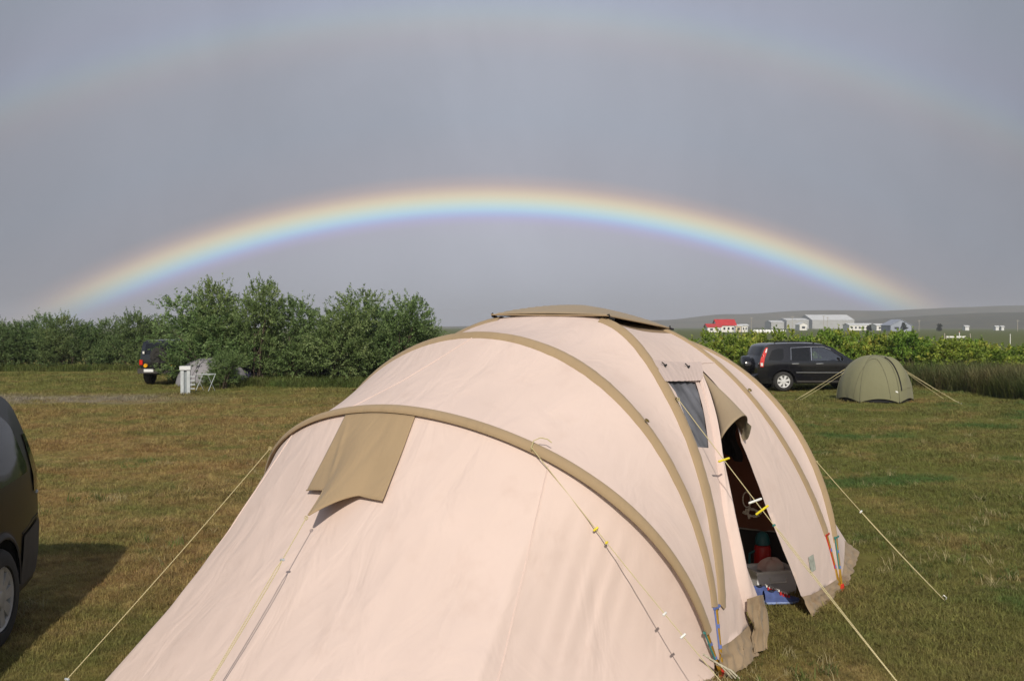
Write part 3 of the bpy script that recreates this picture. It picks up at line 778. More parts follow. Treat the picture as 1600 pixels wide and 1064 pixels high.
def make_flask():
    o = thing('vacuum_flask', 'red vacuum flask with teal cap behind the grey crate', 'flask', tl(2.17, 0.565), 0)
    mb = MB(); mb.lathe([(0.0, 0.0), (0.072, 0.0), (0.078, 0.02), (0.078, 0.30), (0.070, 0.33), (0.05, 0.345), (0, 0.345)], 24); mb.build('body', mat('red enamel', (0.42, 0.012, 0.010), 0.28, 0.1, 8), o)
    mb = MB(); mb.lathe([(0.055, 0.335), (0.068, 0.345), (0.066, 0.39), (0.050, 0.43), (0.02, 0.447), (0, 0.449)], 24); mb.build('cap', mat('teal plastic', (0.02, 0.13, 0.15), 0.3, 0.1, 8), o)
    mb = MB(); mb.tube([(-0.07, -0.01, 0.29), (-0.125, -0.02, 0.27), (-0.125, -0.02, 0.13), (-0.07, -0.01, 0.11)], 0.011, 8); mb.build('handle', mat('teal plastic', (0.02, 0.13, 0.15)), o)
    o.scale = (0.9, 0.9, 1.0)
make_flask()
def make_shoe(loc, rz, label, flip=1):
    o = thing('sport_shoe', label, 'shoe', loc, rz, 'pair of shoes at the tent door')
    Ls = 0.29
    def hw(x): return 0.036+0.012*sin(pi*min(1, x*1.05))+0.010*math.exp(-((x-0.72)/0.18)**2)-0.03*max(0, x-0.9)**0.8*2.2
    mb = MB()
    def sole(a, b):
        w = 2*pi*b; x = a; r = hw(x)*1.06 if 0.0 < x < 1 else 0.004
        return (x*Ls, r*cos(w), 0.014+0.014*max(-1, min(1, sin(w)*1.6))+0.012*max(0, x-0.75)**1.5*6)
    mb.grid(sole, 22, 14); mb.build('sole', mat('blue sole', (0.20, 0.27, 0.50), 0.6, 0.15, 20), o)
    def top_h(x):
        return 0.085-0.012*x if x < 0.12 else (0.078-0.0*x if x < 0.42 else 0.078-0.062*((x-0.42)/0.58)**0.8)
    def upper(a, b):
        w = pi*b; x = 0.015+0.965*a; r = hw(x)*0.98; h = top_h(x)
        return (x*Ls, r*cos(w)*(1-0.35*sin(w)**2*(1 if x < 0.45 else 0.2)), 0.02+h*sin(w)**0.7)
    mb = MB(); mb.grid(upper, 22, 14); mb.build('upper', mat('dark blue suede', (0.055, 0.085, 0.24), 0.8, 0.2, 25), o)
    mb = MB(); mb.lathe([(0.0, 0), (0.022, 0.0), (0.026, 0.004), (0.022, 0.008)], 16, c=(0.065, 0, 0.094)); mb.build('collar', BLACK, o)
    for i in range(4):
        x = 0.40+0.075*i; h = 0.022+top_h(x)
        mb = MB(); mb.box((x*Ls, 0, h+0.004), (0.010, 0.062, 0.014)); mb.build('lace', mat('white lace', (0.75, 0.74, 0.72), 0.8), o, smooth=False)
        x = 0.437+0.075*i; h = 0.016+top_h(x)
        for sy in (-1, 1):
            mb = MB(); mb.box((x*Ls, sy*0.030, h-0.006), (0.014, 0.024, 0.022)); mb.build('trim', mat('red trim', (0.50, 0.02, 0.02), 0.7), o, smooth=False)
make_shoe(tl(1.58, 0.33, 0.02), radians(8), 'blue shoe with white laces, nearer of the pair in the tent door')
make_shoe(tl(1.66, 0.46, 0.02), radians(2), 'blue shoe with white laces, farther of the pair, against the crate')
def make_hank():
    c = tl(2.22, 0.70, 0.64)
    o = thing('rope_hank', 'coiled hank of white rope hanging on the brown inner curtain', 'rope', c, -AL)
    mb = MB(); pts = []
    for i in range(90):
        w = i/89*2*pi*4; r = 0.055+0.012*sin(i*1.7); pts.append((r*cos(w)*1.2+0.03, -0.015+0.012*sin(i*0.9), -0.05+0.028*sin(w)+0.006*cos(i)))
    mb.tube(pts, 0.006, 6)
    mb.tube([(-0.02+0.035*cos(w), -0.01, 0.055+0.065*sin(w)) for w in [2*pi*i/24 for i in range(25)]], 0.006, 6)
    mb.tube([(0.01, -0.03, -0.10), (0.0, -0.035, -0.05), (0.01, -0.02, 0.0)], 0.009, 6)
    mb.build('coil', mat('white rope', (0.82, 0.76, 0.66), 0.85, 0.2, 60), o)
make_hank()
def make_garment():
    o = thing('dark_garment', 'black garment hanging under the rolled door hood', 'garment', tl(2.05, 0.84, 1.06), -AL)
    mb = MB(); mb.grid(lambda a, b: (0.20*(a-0.5)*(0.6+0.6*b)+0.02*sin(b*9), 0.02*sin(a*14)+0.02*b, 0.40*(1-b)+0.03*sin(a*5)*b), 20, 16)
    mb.build('cloth', BLACK, o)
    mb = MB(); mb.tube([(0, 0.02, 0.38), (0, 0.02, 0.44), (0.0, 0.04, 0.48)], 0.005, 6); mb.build('hanger_loop', BLACK, o)
make_garment()

# ------------------------------------------------------------------ vehicles
PAINT = mat('black car paint', (0.006, 0.006, 0.008), 0.38, 0.1, 2, coat=0.12, spec=0.22)
PAINT2 = mat('dark blue black paint', (0.008, 0.009, 0.013), 0.30, 0.1, 2, coat=0.8)
PAINT_S = mat('polished black paint', (0.007, 0.007, 0.010), 0.16, 0.1, 2, coat=0.45)
DUSTY = mat('dusty dark trim', (0.045, 0.040, 0.036), 0.75, 0.35, 5)
TYRE = mat('tyre rubber', (0.022, 0.021, 0.020), 0.85, 0.2, 14)
ALLOY = mat('silver alloy', (0.72, 0.72, 0.72), 0.35, 0.05, 10, metal=0.25)
TINT = mat('dark tinted glass', (0.010, 0.011, 0.013), 0.05, 0.1, 2, spec=0.4)
CHROME = mat('bright trim', (0.75, 0.75, 0.76), 0.2, 0.03, 10, metal=0.8)
LAMPR = mat('red lamp lens', (0.55, 0.018, 0.012), 0.12, 0.1, 10, coat=0.5)
LAMPW = mat('clear lamp lens', (0.72, 0.70, 0.68), 0.15, 0.05, 10, coat=0.5)
AMBER = mat('amber lamp lens', (0.75, 0.36, 0.01), 0.2, 0.05, 10)
PLATE = mat('white number plate', (0.70, 0.71, 0.72), 0.4, 0.05, 10)

def tone_curve(P):
    """resample the outline softly (Catmull-Rom) so that the sheet metal has no kinks"""
    out = []; n = len(P)
    for i in range(n-1):
        p0, p1, p2, p3 = P[max(i-1, 0)], P[i], P[i+1], P[min(i+2, n-1)]
        for k in range(5):
            t = k/5
            f = lambda a, b, c, d: 0.5*((2*b)+(-a+c)*t+(2*a-5*b+4*c-d)*t*t+(-a+3*b-3*c+d)*t**3)
            out.append((f(p0[0], p1[0], p2[0], p3[0]), f(p0[1], p1[1], p2[1], p3[1])))
    out.append(P[-1]); return out

def wheel(parent, x, y, r, w, side, spokes=7, rim_r=0.66, rimmat=ALLOY):
    """wheel in the x-z plane; side = +1/-1 says which way it faces"""
    rr = r*rim_r
    mb = MB(); mb.lathe([(rr, -w/2), (rr+0.02, -w/2), (r-0.045, -w/2), (r-0.012, -w*0.40), (r, -w*0.30), (r, w*0.30), (r-0.012, w*0.40), (r-0.045, w/2), (rr+0.02, w/2), (rr, w/2), (rr-0.01, 0.0), (rr, -w/2)], 40, 'y')
    wo = thing_part('wheel', parent, (x, y, r))
    mb.build('tyre', TYRE, wo, sharp=35)
    mb = MB(); f = side*w*0.40
    mb.lathe([(rr, f), (rr-0.012, f+side*0.012), (rr-0.03, f), (rr-0.035, f-side*0.03)], 40, 'y')
    mb.lathe([(0.0, f+side*0.012), (0.05, f+side*0.010), (0.058, f), (0.058, f-side*0.03)], 24, 'y')
    for i in range(spokes):
        a = 2*pi*i/spokes+0.3
        m = Matrix.Rotation(-a, 4, 'Y')
        vs = []
        for q, hw in ((0.04, 0.034), (rr-0.02, 0.052)):
            for dy, k in ((0.004, 0.8), (-0.03, 1.0)):
                for sg in (-1, 1): vs.append(m @ Vector((q, f+side*dy, sg*hw*k)))
        mb.add(vs, [(0, 1, 5, 4), (2, 6, 7, 3), (0, 4, 6, 2), (1, 3, 7, 5), (4, 5, 7, 6), (0, 2, 3, 1)])
    mb.build('rim', rimmat, wo, sharp=35)
    mb = MB(); mb.lathe([(0, f-side*0.05), (rr-0.005, f-side*0.05)], 30, 'y'); mb.build('brake_disc', DUSTY, wo)
    return wo
def thing_part(name, parent, loc):
    o = bpy.data.objects.new(name, None); COL.objects.link(o); o.parent = parent; o.location = loc; o.empty_display_size = 0.1
    return o

class Car:
    """body from a side outline: x runs from the tail (0) to the nose, z up"""
    def __init__(s, root, L_, W, zb, zr, outline, bottom, axles, wr, arch, paint, tumble=0.20, crown=0.035, see=(), plan=0.10, bulge=0.05):
        s.root, s.L, s.W, s.zb, s.zr = root, L_, W, zb, zr
        s.tumble = tumble; s.plan = plan; s.bulge = bulge; s.crown = crown
        s.top = tone_curve(outline)
        low = []
        for ax in sorted(axles, reverse=True):
            low += [(ax+arch*cos(a), wr+arch*sin(a)) for a in [pi*i/14*1.0 for i in range(15)] if wr+arch*sin(a) >= bottom-1e-6]
        # outline runs tail-bottom -> over the roof -> nose-bottom, then back along the sill with the wheel arches cut out
        poly = [(x, z) for x, z in s.top]+[(x, z) for x, z in low_line(axles, arch, wr, bottom, s.top)]
        for sd, nm in ((-1, 'body_side'), (1, 'body_side')):
            mb = MB(); mb.cdt(poly, [h for h in see], lambda x, z, sd=sd: s.side(x, z, sd), 0.13)
            mb.build(nm, paint, root, sharp=50)
        mb = MB(); n = len(s.top)-1
        mb.grid(lambda a, b: s.skin(a, 2*b-1), n, 14); mb.build('body_shell', paint, root, sharp=35)
        # underside and wheel wells
        mb = MB(); mb.box((L_/2, 0, bottom+0.05), (L_*0.93, W*0.86, 0.05)); 
        mb.build('floor_pan', BLACK, root, smooth=False)
        for ax in axles:
            for sd in (-1, 1):
                mb = MB()
                mb.grid(lambda a, b: (ax+(arch+0.01)*cos(pi*a), sd*(W*0.30+(W*0.485-W*0.30)*b), wr+(arch+0.01)*sin(pi*a)), 16, 1)
                mb.grid(lambda a, b: (ax+(arch+0.01)*b*cos(pi*a), sd*W*0.30, wr+(arch+0.01)*b*sin(pi*a)), 16, 1)
                mb.build('wheel_well', BLACK, root)
    def hw(s, x, z):
        q = abs(2*x/s.L-1); p = 1-s.plan*q**4
        if z > s.zb: k = 1-s.tumble*((z-s.zb)/(s.zr-s.zb))**1.25
        else: k = 1-0.06*((s.zb*0.72-z)/(s.zb*0.72))**2*(1 if z < s.zb*0.72 else 0.6)
        return s.W/2*p*k
    def side(s, x, z, sd, off=0.0): return Vector((x, sd*(s.hw(x, z)+off), z))
    def skin(s, a, f, off=0.0):
        n = len(s.top)-1; i = min(int(a*n+1e-9), n-1); k = a*n-i
        x = s.top[i][0]+(s.top[i+1][0]-s.top[i][0])*k; z = s.top[i][1]+(s.top[i+1][1]-s.top[i][1])*k
        i0, i1 = max(i-1, 0), min(i+2, n); tx, tz = s.top[i1][0]-s.top[i0][0], s.top[i1][1]-s.top[i0][1]
        ln = sqrt(tx*tx+tz*tz)+1e-9; nx, nz = -tz/ln, tx/ln
        c = s.crown+(s.bulge-s.crown)*abs(nx)
        b = c*(1-abs(f)**2.4)+off
        return Vector((x+nx*b, f*s.hw(x, z), z+nz*b))
    def pane(s, name, poly, m, off=0.006, both=True, parent=None, step=0.12, sides=(-1, 1)):
        for sd in sides:
            mb = MB(); mb.cdt(poly, [], lambda x, z: s.side(x, z, sd, off), step); mb.build(name, m, parent or s.root, sharp=60)
    def glass_band(s, name, a0, a1, f, m=None, off=0.006):
        mb = MB(); mb.grid(lambda a, b: s.skin(a0+(a1-a0)*a, f*(2*b-1), off), 8, 12); mb.build(name, m or TINT, s.root, sharp=60)
    def bar(s, name, pts, r, m, sides=(-1, 1), off=0.008):
        for sd in sides:
            mb = MB(); mb.tube([s.side(x, z, sd, off) for x, z in pts], r, 6); mb.build(name, m, s.root)
    def param_at(s, cond):
        n = len(s.top)-1
        for i, p in enumerate(s.top):
            if cond(p): return i/n
        return 1.0
def low_line(axles, arch, wr, bottom, top):
    """from the nose back to the tail along the sill, up and over each wheel"""
    out = [(top[-1][0]-0.05, bottom)]
    a0 = math.asin(max(-1, min(1, (bottom-wr)/arch)))
    for ax in sorted(axles, reverse=True):
        out += [(ax+arch*cos(a0+(pi-2*a0)*i/16), wr+arch*sin(a0+(pi-2*a0)*i/16)) for i in range(17)]
    out.append((top[0][0]+0.05, bottom))
    return out

def rounded(poly, r=0.05, n=4):
    out = []; k = len(poly)
    for i in range(k):
        p, a, b = Vector(poly[i]), Vector(poly[i-1]), Vector(poly[(i+1) % k])
        da = (a-p); db = (b-p); q = min(r, da.length*0.4, db.length*0.4)
        s_, e_ = p+da.normalized()*q, p+db.normalized()*q
        for j in range(n+1):
            t = j/n; out.append(tuple(s_*(1-t)**2+p*2*t*(1-t)+e_*t*t))
    return out

# --- estate-like off-roader parked by the hedge
def make_suv():
    root = thing('parked_suv', 'black off-road estate car with silver wheels parked by the green hedge', 'car', (0, 0, 0))
    out = [(0.16, 0.42), (0.10, 0.60), (0.10, 0.92), (0.16, 1.08), (0.34, 1.50), (0.46, 1.625), (0.75, 1.665), (1.5, 1.685), (2.2, 1.665), (2.55, 1.60), (2.95, 1.37), (3.32, 1.12), (3.6, 1.06), (4.1, 0.97), (4.36, 0.86), (4.47, 0.68), (4.48, 0.48), (4.40, 0.34)]
    axles = (0.98, 3.60)
    fw = rounded([(1.98, 1.07), (2.00, 1.52), (2.36, 1.545), (2.62, 1.44), (3.10, 1.09)], 0.05)
    rw = rounded([(1.22, 1.07), (1.24, 1.50), (1.88, 1.53), (1.88, 1.07)], 0.05)
    qw = rounded([(0.46, 1.10), (0.60, 1.43), (0.78, 1.49), (1.00, 1.50), (0.98, 1.14), (0.88, 1.08)], 0.05)
    c = Car(root, 4.5, 1.80, 0.98, 1.69, out, 0.27, axles, 0.345, 0.41, PAINT_S, tumble=0.20, see=(fw,))
    c.pane('window', fw, GLASS, -0.004); c.pane('window', rw, TINT, 0.006); c.pane('window', qw, TINT, 0.006)
    # bright edge on the glass, pillars
    c.bar('window_trim', [(1.94, 1.08), (1.96, 1.54)], 0.014, CHROME); c.bar('window_trim', [(1.23, 1.10), (1.26, 1.53), (1.9, 1.56), (2.36, 1.57), (2.64, 1.46)], 0.009, CHROME)
    c.bar('door_gap', [(1.14, 1.05), (1.16, 0.80), (1.36, 0.55), (1.42, 0.36)], 0.006, BLACK, off=0.0); c.bar('door_gap', [(1.95, 1.05), (1.96, 0.40)], 0.006, BLACK, off=0.0); c.bar('door_gap', [(3.12, 1.06), (3.10, 0.75), (3.02, 0.40)], 0.006, BLACK, off=0.0)
    c.bar('side_moulding', [(1.40, 0.66), (2.2, 0.655), (3.06, 0.65)], 0.013, CHROME); c.bar('sill_strip', [(1.42, 0.34), (3.15, 0.33)], 0.03, DUSTY)
    for sd in (-1, 1):
        for x in (1.28, 2.12):
            mb = MB(); mb.tube([c.side(x-0.02, 0.965, sd, 0.006), c.side(x+0.03, 0.968, sd, 0.035), c.side(x+0.16, 0.972, sd, 0.035), c.side(x+0.21, 0.97, sd, 0.006)], 0.018, 8); mb.build('door_handle', CHROME, root)
        mb = MB(); q = c.side(2.98, 1.13, sd); mb.grid(lambda a, b: q+Vector((-0.03+0.10*(a-0.5)*sin(pi*b), sd*(0.05+0.16*b), 0.03+0.085*cos(2*pi*a)*sin(pi*b)**0.5+0.0)) + Vector((0.04*sin(2*pi*a)*sin(pi*b)**0.5, 0, 0)), 14, 8); mb.build('mirror', PAINT_S, root)
        mb = MB(); pts = [(0.185, 0.86), (0.165, 0.98), (0.20, 1.13), (0.33, 1.42), (0.40, 1.53), (0.47, 1.54), (0.43, 1.38), (0.34, 1.16), (0.30, 0.98), (0.29, 0.86)]
        mb.cdt(pts, [], lambda x, z: c.side(x, z, sd, 0.012), 0.06); tlm = mb.build('tail_lamp', LAMPR, root)
        for pz in ([(0.36, 1.36), (0.42, 1.50), (0.455, 1.50), (0.41, 1.36)], [(0.20, 0.89), (0.19, 1.00), (0.27, 1.00), (0.275, 0.89)]):
            mb = MB(); mb.cdt(pz, [], lambda x, z: c.side(x, z, sd, 0.016), 0.06); mb.build('lens', LAMPW, tlm)
        mb = MB(); mb.box((0.62, sd*0.80, 0.26), (0.012, 0.20, 0.22)); mb.build('mud_flap', TYRE, root, smooth=False)
        mb = MB(); mb.tube([(0.75, sd*0.56, 1.70), (0.85, sd*0.57, 1.735), (2.05, sd*0.57, 1.735), (2.15, sd*0.56, 1.69)], 0.016, 6); mb.build('roof_rail', PAINT, root)
        mb = MB(); mb.box(c.side(3.40, 0.80, sd, 0.006), (0.06, 0.012, 0.03)); mb.build('side_lamp', LAMPW, root, smooth=False)
        mb = MB()
        mb.grid(lambda a, b: c.side(4.20+0.20*a, 0.72+0.16*b-0.05*a, sd, 0.012), 4, 4); mb.build('headlamp', LAMPW, root)
    # rear bumper, spare wheel under its cover on the tailgate
    mb = MB(); mb.grid(lambda a, b: (0.10-0.07*sin(pi*a)**0.3*sin(pi*b)**0.4-0.05*(1-(2*b-1)**4)+0.0, 0.89*(2*b-1), 0.36+0.27*a), 8, 20); mb.build('rear_bumper', PAINT_S, root)
    mb = MB(); mb.lathe([(0, -0.20), (0.27, -0.20), (0.335, -0.17), (0.35, -0.12), (0.35, 0.04), (0.33, 0.06), (0, 0.06)], 36, 'x', (0.02, 0.06, 0.88)); mb.build('spare_wheel_cover', PAINT_S, root, sharp=30)
    mb = MB(); mb.box((0.13, -0.77, 0.97), (0.03, 0.12, 0.035)); mb.build('tailgate_handle', CHROME, root, smooth=False)
    z1 = c.param_at(lambda p: p[1] > 1.16); z2 = c.param_at(lambda p: p[1] > 1.53)
    c.glass_band('rear_window', z1, z2, 0.84)
    w1 = c.param_at(lambda p: p[0] > 2.62); w2 = c.param_at(lambda p: p[0] > 3.25)
    c.glass_band('windscreen', w1, w2, 0.90)
    for ax in axles:
        for sd in (-1, 1): wheel(root, ax, sd*0.79, 0.345, 0.22, sd)
    # dark seats inside
    for x in (1.5, 2.35):
        for y in (-0.38, 0.38):
            mb = MB(); mb.box((x, y, 0.70), (0.5, 0.48, 0.25)); mb.grid(lambda a, b: (x-0.26-0.10*b+0.07*cos(2*pi*a), y+0.23*sin(2*pi*a)*(1-0.45*max(0, b-0.75)*4*0.4), 0.75+0.62*b), 12, 8, closeu=True); mb.build('seat', BLACK, root)
    return root
suv = make_suv()
SUV_YAW = radians(4.5)
g = ground_at(1223, 611)
# rear axle, right-hand wheel stands at g
lx, ly = 0.98, -0.79
suv.location = (g.x-(lx*cos(SUV_YAW)-ly*sin(SUV_YAW)), g.y-(lx*sin(SUV_YAW)+ly*cos(SUV_YAW)), 0)
suv.rotation_euler = (0, 0, SUV_YAW); suv.scale = (1.0, 1.0, 0.955)

# --- dark people carrier cut off by the left edge; its tail points away from the camera
def make_van():
    root = thing('people_carrier', 'black people carrier close by, cut off at the left edge of the picture', 'car', (0, 0, 0))
    out = [(0.16, 0.30), (0.04, 0.42), (0.01, 0.66), (0.06, 0.92), (0.14, 1.15), (0.30, 1.46), (0.46, 1.62), (0.8, 1.70), (1.6, 1.75), (2.5, 1.72), (2.9, 1.62), (3.4, 1.30), (3.75, 1.07), (4.1, 0.98), (4.42, 0.82), (4.52, 0.60), (4.50, 0.40), (4.42, 0.28)]
    axles = (1.12, 3.72)
    c = Car(root, 4.55, 1.84, 1.0, 1.75, out, 0.26, axles, 0.335, 0.395, PAINT, tumble=0.22, plan=0.16, bulge=0.16, crown=0.04)
    qw = rounded([(0.42, 1.10), (0.60, 1.46), (0.80, 1.56), (1.30, 1.59), (1.30, 1.07)], 0.06)
    rw = rounded([(1.42, 1.07), (1.42, 1.59), (2.22, 1.60), (2.22, 1.06)], 0.06); fw = rounded([(2.32, 1.06), (2.32, 1.59), (2.72, 1.56), (3.40, 1.10), (3.30, 1.05)], 0.06)
    for w in (qw, rw, fw): c.pane('window', w, TINT, 0.006)
    c.bar('door_gap', [(1.36, 1.05), (1.40, 0.8), (1.44, 0.36)], 0.006, BLACK, off=0.0); c.bar('door_gap', [(2.27, 1.05), (2.27, 0.36)], 0.006, BLACK, off=0.0)
    c.bar('bumper_gap', [(0.08, 0.72), (0.30, 0.725), (0.66, 0.68)], 0.005, BLACK, off=0.0)
    for sd in (-1, 1):
        mb = MB(); mb.cdt([(0.10, 0.92), (0.12, 1.10), (0.26, 1.36), (0.34, 1.36), (0.30, 1.10), (0.28, 0.92)], [], lambda x, z: c.side(x, z, sd, 0.008), 0.06); mb.build('tail_lamp', TINT, root)
        # dusty flare round the rear arch, dusty bumper corner
        mb = MB(); mb.grid(lambda a, b: c.side(1.12+(0.395+0.055*b)*cos(pi*a), 0.335+(0.395+0.055*b)*sin(pi*a), sd, 0.018*sin(pi*min(1, b+0.25))), 24, 4); mb.build('arch_flare', DUSTY, root)
        mb = MB(); mb.cdt([(0.05, 0.42), (0.03, 0.64), (0.10, 0.70), (0.64, 0.66), (0.66, 0.50), (0.70, 0.30), (0.17, 0.30)], [], lambda x, z: c.side(x, z, sd, 0.010), 0.06); mb.build('bumper_corner', DUSTY, root)
        mb = MB(); mb.box(c.side(1.52, 0.93, sd, 0.02), (0.20, 0.03, 0.035)); mb.build('door_handle', PAINT, root, smooth=False)
        mb = MB(); mb.tube([c.side(0.11, 0.895, sd, 0.002), c.side(0.16, 0.900, sd, 0.006)], 0.012, 6); mb.build('marker', GRY, root)
    z1 = c.param_at(lambda p: p[1] > 1.02); z2 = c.param_at(lambda p: p[1] > 1.58); c.glass_band('rear_window', z1, z2, 0.84)
    w1 = c.param_at(lambda p: p[0] > 2.95); w2 = c.param_at(lambda p: p[0] > 3.65); c.glass_band('windscreen', w1, w2, 0.90)
    for ax in axles:
        for sd in (-1, 1): wheel(root, ax, sd*0.815, 0.335, 0.21, sd, spokes=9, rimmat=mat('dull alloy', (0.34, 0.34, 0.33), 0.5, 0.2, 8, metal=0.2))
    return root
van = make_van()
VAN_YAW = radians(-90+8)                                 # nose towards the camera, tail away
g = ground_at(6, 1014)
lx, ly = 1.12, 0.92                                      # its left-hand rear wheel
van.location = (g.x-(lx*cos(VAN_YAW)-ly*sin(VAN_YAW)), g.y-(lx*sin(VAN_YAW)+ly*cos(VAN_YAW)), 0)
van.rotation_euler = (0, 0, VAN_YAW)

# --- boxy off-roader under the trees, seen from behind
def make_jeep():
    root = thing('offroad_car', 'dark off-road car with rear spare wheel half hidden under the willows', 'car', (0, 0, 0))
    out = [(0.10, 0.55), (0.06, 0.70), (0.06, 1.05), (0.12, 1.50), (0.20, 1.74), (0.40, 1.80), (2.0, 1.82), (2.3, 1.74), (2.6, 1.20), (3.0, 1.12), (3.7, 1.06), (3.85, 0.90), (3.86, 0.60), (3.8, 0.50)]
    c = Car(root, 3.9, 1.72, 1.08, 1.82, out, 0.50, (0.75, 3.1), 0.38, 0.44, PAINT2, tumble=0.10, plan=0.04, bulge=0.02)
    c.pane('window', rounded([(0.35, 1.12), (0.38, 1.62), (1.2, 1.64), (1.2, 1.12)], 0.05), TINT, 0.006)
    c.pane('window', rounded([(1.32, 1.12), (1.32, 1.64), (2.15, 1.64), (2.42, 1.12)], 0.05), TINT, 0.006)
    c.glass_band('rear_window', c.param_at(lambda p: p[1] > 1.18), c.param_at(lambda p: p[1] > 1.62), 0.80)
    mb = MB(); mb.box((-0.06, 0, 0.58), (0.16, 1.70, 0.20)); mb.build('rear_bumper', DUSTY, root, smooth=False)
    mb = MB(); mb.box((-0.145, 0.38, 0.60), (0.012, 0.40, 0.11)); mb.build('number_plate', PLATE, root, smooth=False)
    mb = MB(); mb.lathe([(0.19, -0.10), (0.27, -0.11), (0.36, -0.09), (0.37, -0.04), (0.37, 0.04), (0.34, 0.08), (0.2, 0.08)], 36, 'x', (-0.08, -0.05, 1.18)); mb.lathe([(0.0, -0.07), (0.19, -0.08), (0.20, -0.02)], 30, 'x', (-0.08, -0.05, 1.18)); mb.build('spare_wheel', TYRE, root, sharp=30)
    for sd in (-1, 1):
        mb = MB(); mb.lathe([(0, -0.03), (0.075, -0.025), (0.085, 0.0), (0.085, 0.03)], 20, 'x', (0.0, sd*0.58, 0.79)); mb.build('fog_lamp', AMBER, root)
        mb = MB(); mb.box((0.03, sd*0.78, 0.92), (0.05, 0.13, 0.20)); mb.build('tail_lamp', LAMPR, root, smooth=False)
        mb = MB(); mb.box((0.0, sd*0.66, 1.32), (0.03, 0.07, 0.10)); mb.build('reversing_lamp', LAMPW, root, smooth=False)
    for ax in (0.75, 3.1):
        for sd in (-1, 1): wheel(root, ax, sd*0.76, 0.38, 0.25, sd, spokes=6, rimmat=DUSTY)
    root.location = at(249, 600, 35.6); root.location.z = 0; root.scale = (0.92, 0.92, 0.92); root.rotation_euler = (0, 0, radians(84))
    return root
make_jeep()

# ------------------------------------------------------------------ the small green tent
def make_dome(name, label, cx, cy, rz, rx, ry, h, m, m2, gap=0.06, ropes=(), hood=True, group=None, e=0.85):
    root = thing(name, label, 'tent', (cx, cy, 0), rz, group)
    nseg = 6
    def prof(w):
        """footprint: an eight-sided plan with slightly drawn-in sides"""
        k = (w/(2*pi)*nseg) % 1.0
        q = 1-0.055*(1-abs(2*k-1))
        return rx*cos(w)*q, ry*sin(w)*q
    def S(w, v, off=0.0):
        """v from the hem (0) to the crown (1)"""
        a = v*pi/2; x, y = prof(w); r = cos(a)**e
        k = (w/(2*pi)*nseg) % 1.0
        z0 = gap*sin(pi*k)**0.8
        z = z0*(1-v)+h*sin(a)**0.95
        d = Vector((x*r/rx/rx, y*r/ry/ry, z/h/h)).normalized() if r > 1e-4 or z > 0 else Vector((0, 0, 1))
        return Vector((x*r, y*r, z))+d*(off+0.006*noise.noise(Vector((x*r*3, y*r*3, z*3))))
    mb = MB(); mb.grid(lambda a, b: S(2*pi*a, b*0.999), 96, 26, closeu=True); mb.build('flysheet', m, root, sharp=180)
    mb = MB(); mb.grid(lambda a, b: (prof(2*pi*a)[0]*0.95, prof(2*pi*a)[1]*0.95, 0.01+0.16*b), 64, 2, closeu=True); mb.build('inner_tent', BLACK, root)
    for i in range(nseg):
        w = 2*pi*i/nseg
        mb = MB(); mb.tube([S(w, 0.98*j/24, 0.006) for j in range(25)], 0.010, 6); mb.build('pole_sleeve', m2, root)
        mb = MB(); p = S(w, 0.0); mb.tube([p+Vector((0, 0, 0.05)), p*1.03+Vector((0, 0, -0.02))], 0.012, 6); mb.build('peg_loop', BLACK, root)
    # arched door seam facing -y
    pts = []
    for i in range(33):
        t = -1+2*i/32; w = -pi/2-0.22+0.50*t; v = 0.72*(1-abs(t)**3.2)
        pts.append(S(w, max(0.02, v), 0.007))
    mb = MB(); mb.tube(pts, 0.008, 6); mb.build('door_zip', m2, root)
    if hood:
        def hd(a, b):
            w = -pi/2+0.62+0.55*b; return S(w, 0.80-0.66*a, 0.012+0.075*sin(pi*b)*sin(pi*min(1, a*1.15))**0.7)
        mb = MB(); mb.grid(hd, 18, 8); mb.build('vent_hood', m, root, sharp=180)
        mb = MB(); mb.tube([hd(j/18, 0.0)+Vector((0, -0.006, 0)) for j in range(19)], 0.016, 6); mb.build('hood_edge', BLACK, root)
    mb = MB(); mb.grid(lambda a, b: S(-pi/2+0.42+0.07*a, 0.12+0.02*b, 0.010), 2, 1); mb.build('patch', WHT, root)
    for (w, v, dx, dy) in ropes:
        p = S(w, v, 0.01); g_ = Vector((p.x+dx, p.y+dy, 0.0))
        mb = MB(); mb.tube([p, p.lerp(g_, 0.5)+Vector((0, 0, -0.01)), g_], 0.0055, 5); rp = mb.build('guy_rope', ROPE, root)
        mb = MB(); mb.tube([g_+Vector((0, 0, -0.05)), g_+Vector((0, 0, 0.04))], 0.008, 5); mb.build('peg', STEEL, rp)
    return root
OLIVE = canvas_mat('olive nylon', (0.205, 0.200, 0.120), 0.04, 0.05, 0.02)
OLIVE2 = mat('dark olive tape', (0.150, 0.146, 0.088), 0.8, 0.1, 10)
g = ground_at(1382, 629)
make_dome('dome_tent', 'small olive green dome tent pitched in front of the black estate car', g.x, g.y+0.75, radians(-12), 1.06, 1.02, 1.33, OLIVE, OLIVE2, 0.12,
          ((pi-0.25, 0.42, -1.45, -0.55), (pi+0.2, 0.38, -1.25, -0.15), (pi-0.45, 0.45, -1.35, 0.2), (0.10, 0.45, 1.35, -0.55), (-0.15, 0.40, 1.30, -0.75), (0.5, 0.5, 1.4, 0.1)))
GREYN = canvas_mat('grey nylon', (0.26, 0.25, 0.27), 0.05, 0.05, 0.04)
GREYN2 = mat('dark grey tape', (0.09, 0.09, 0.10), 0.8, 0.1, 10)
g = at(305, 606, 34.8)
make_dome('dome_tent', 'low grey dome tent half hidden behind the willow stems', g.x+0.55, 35.0, radians(20), 1.25, 1.0, 1.05, GREYN, GREYN2, 0.04, (), False)
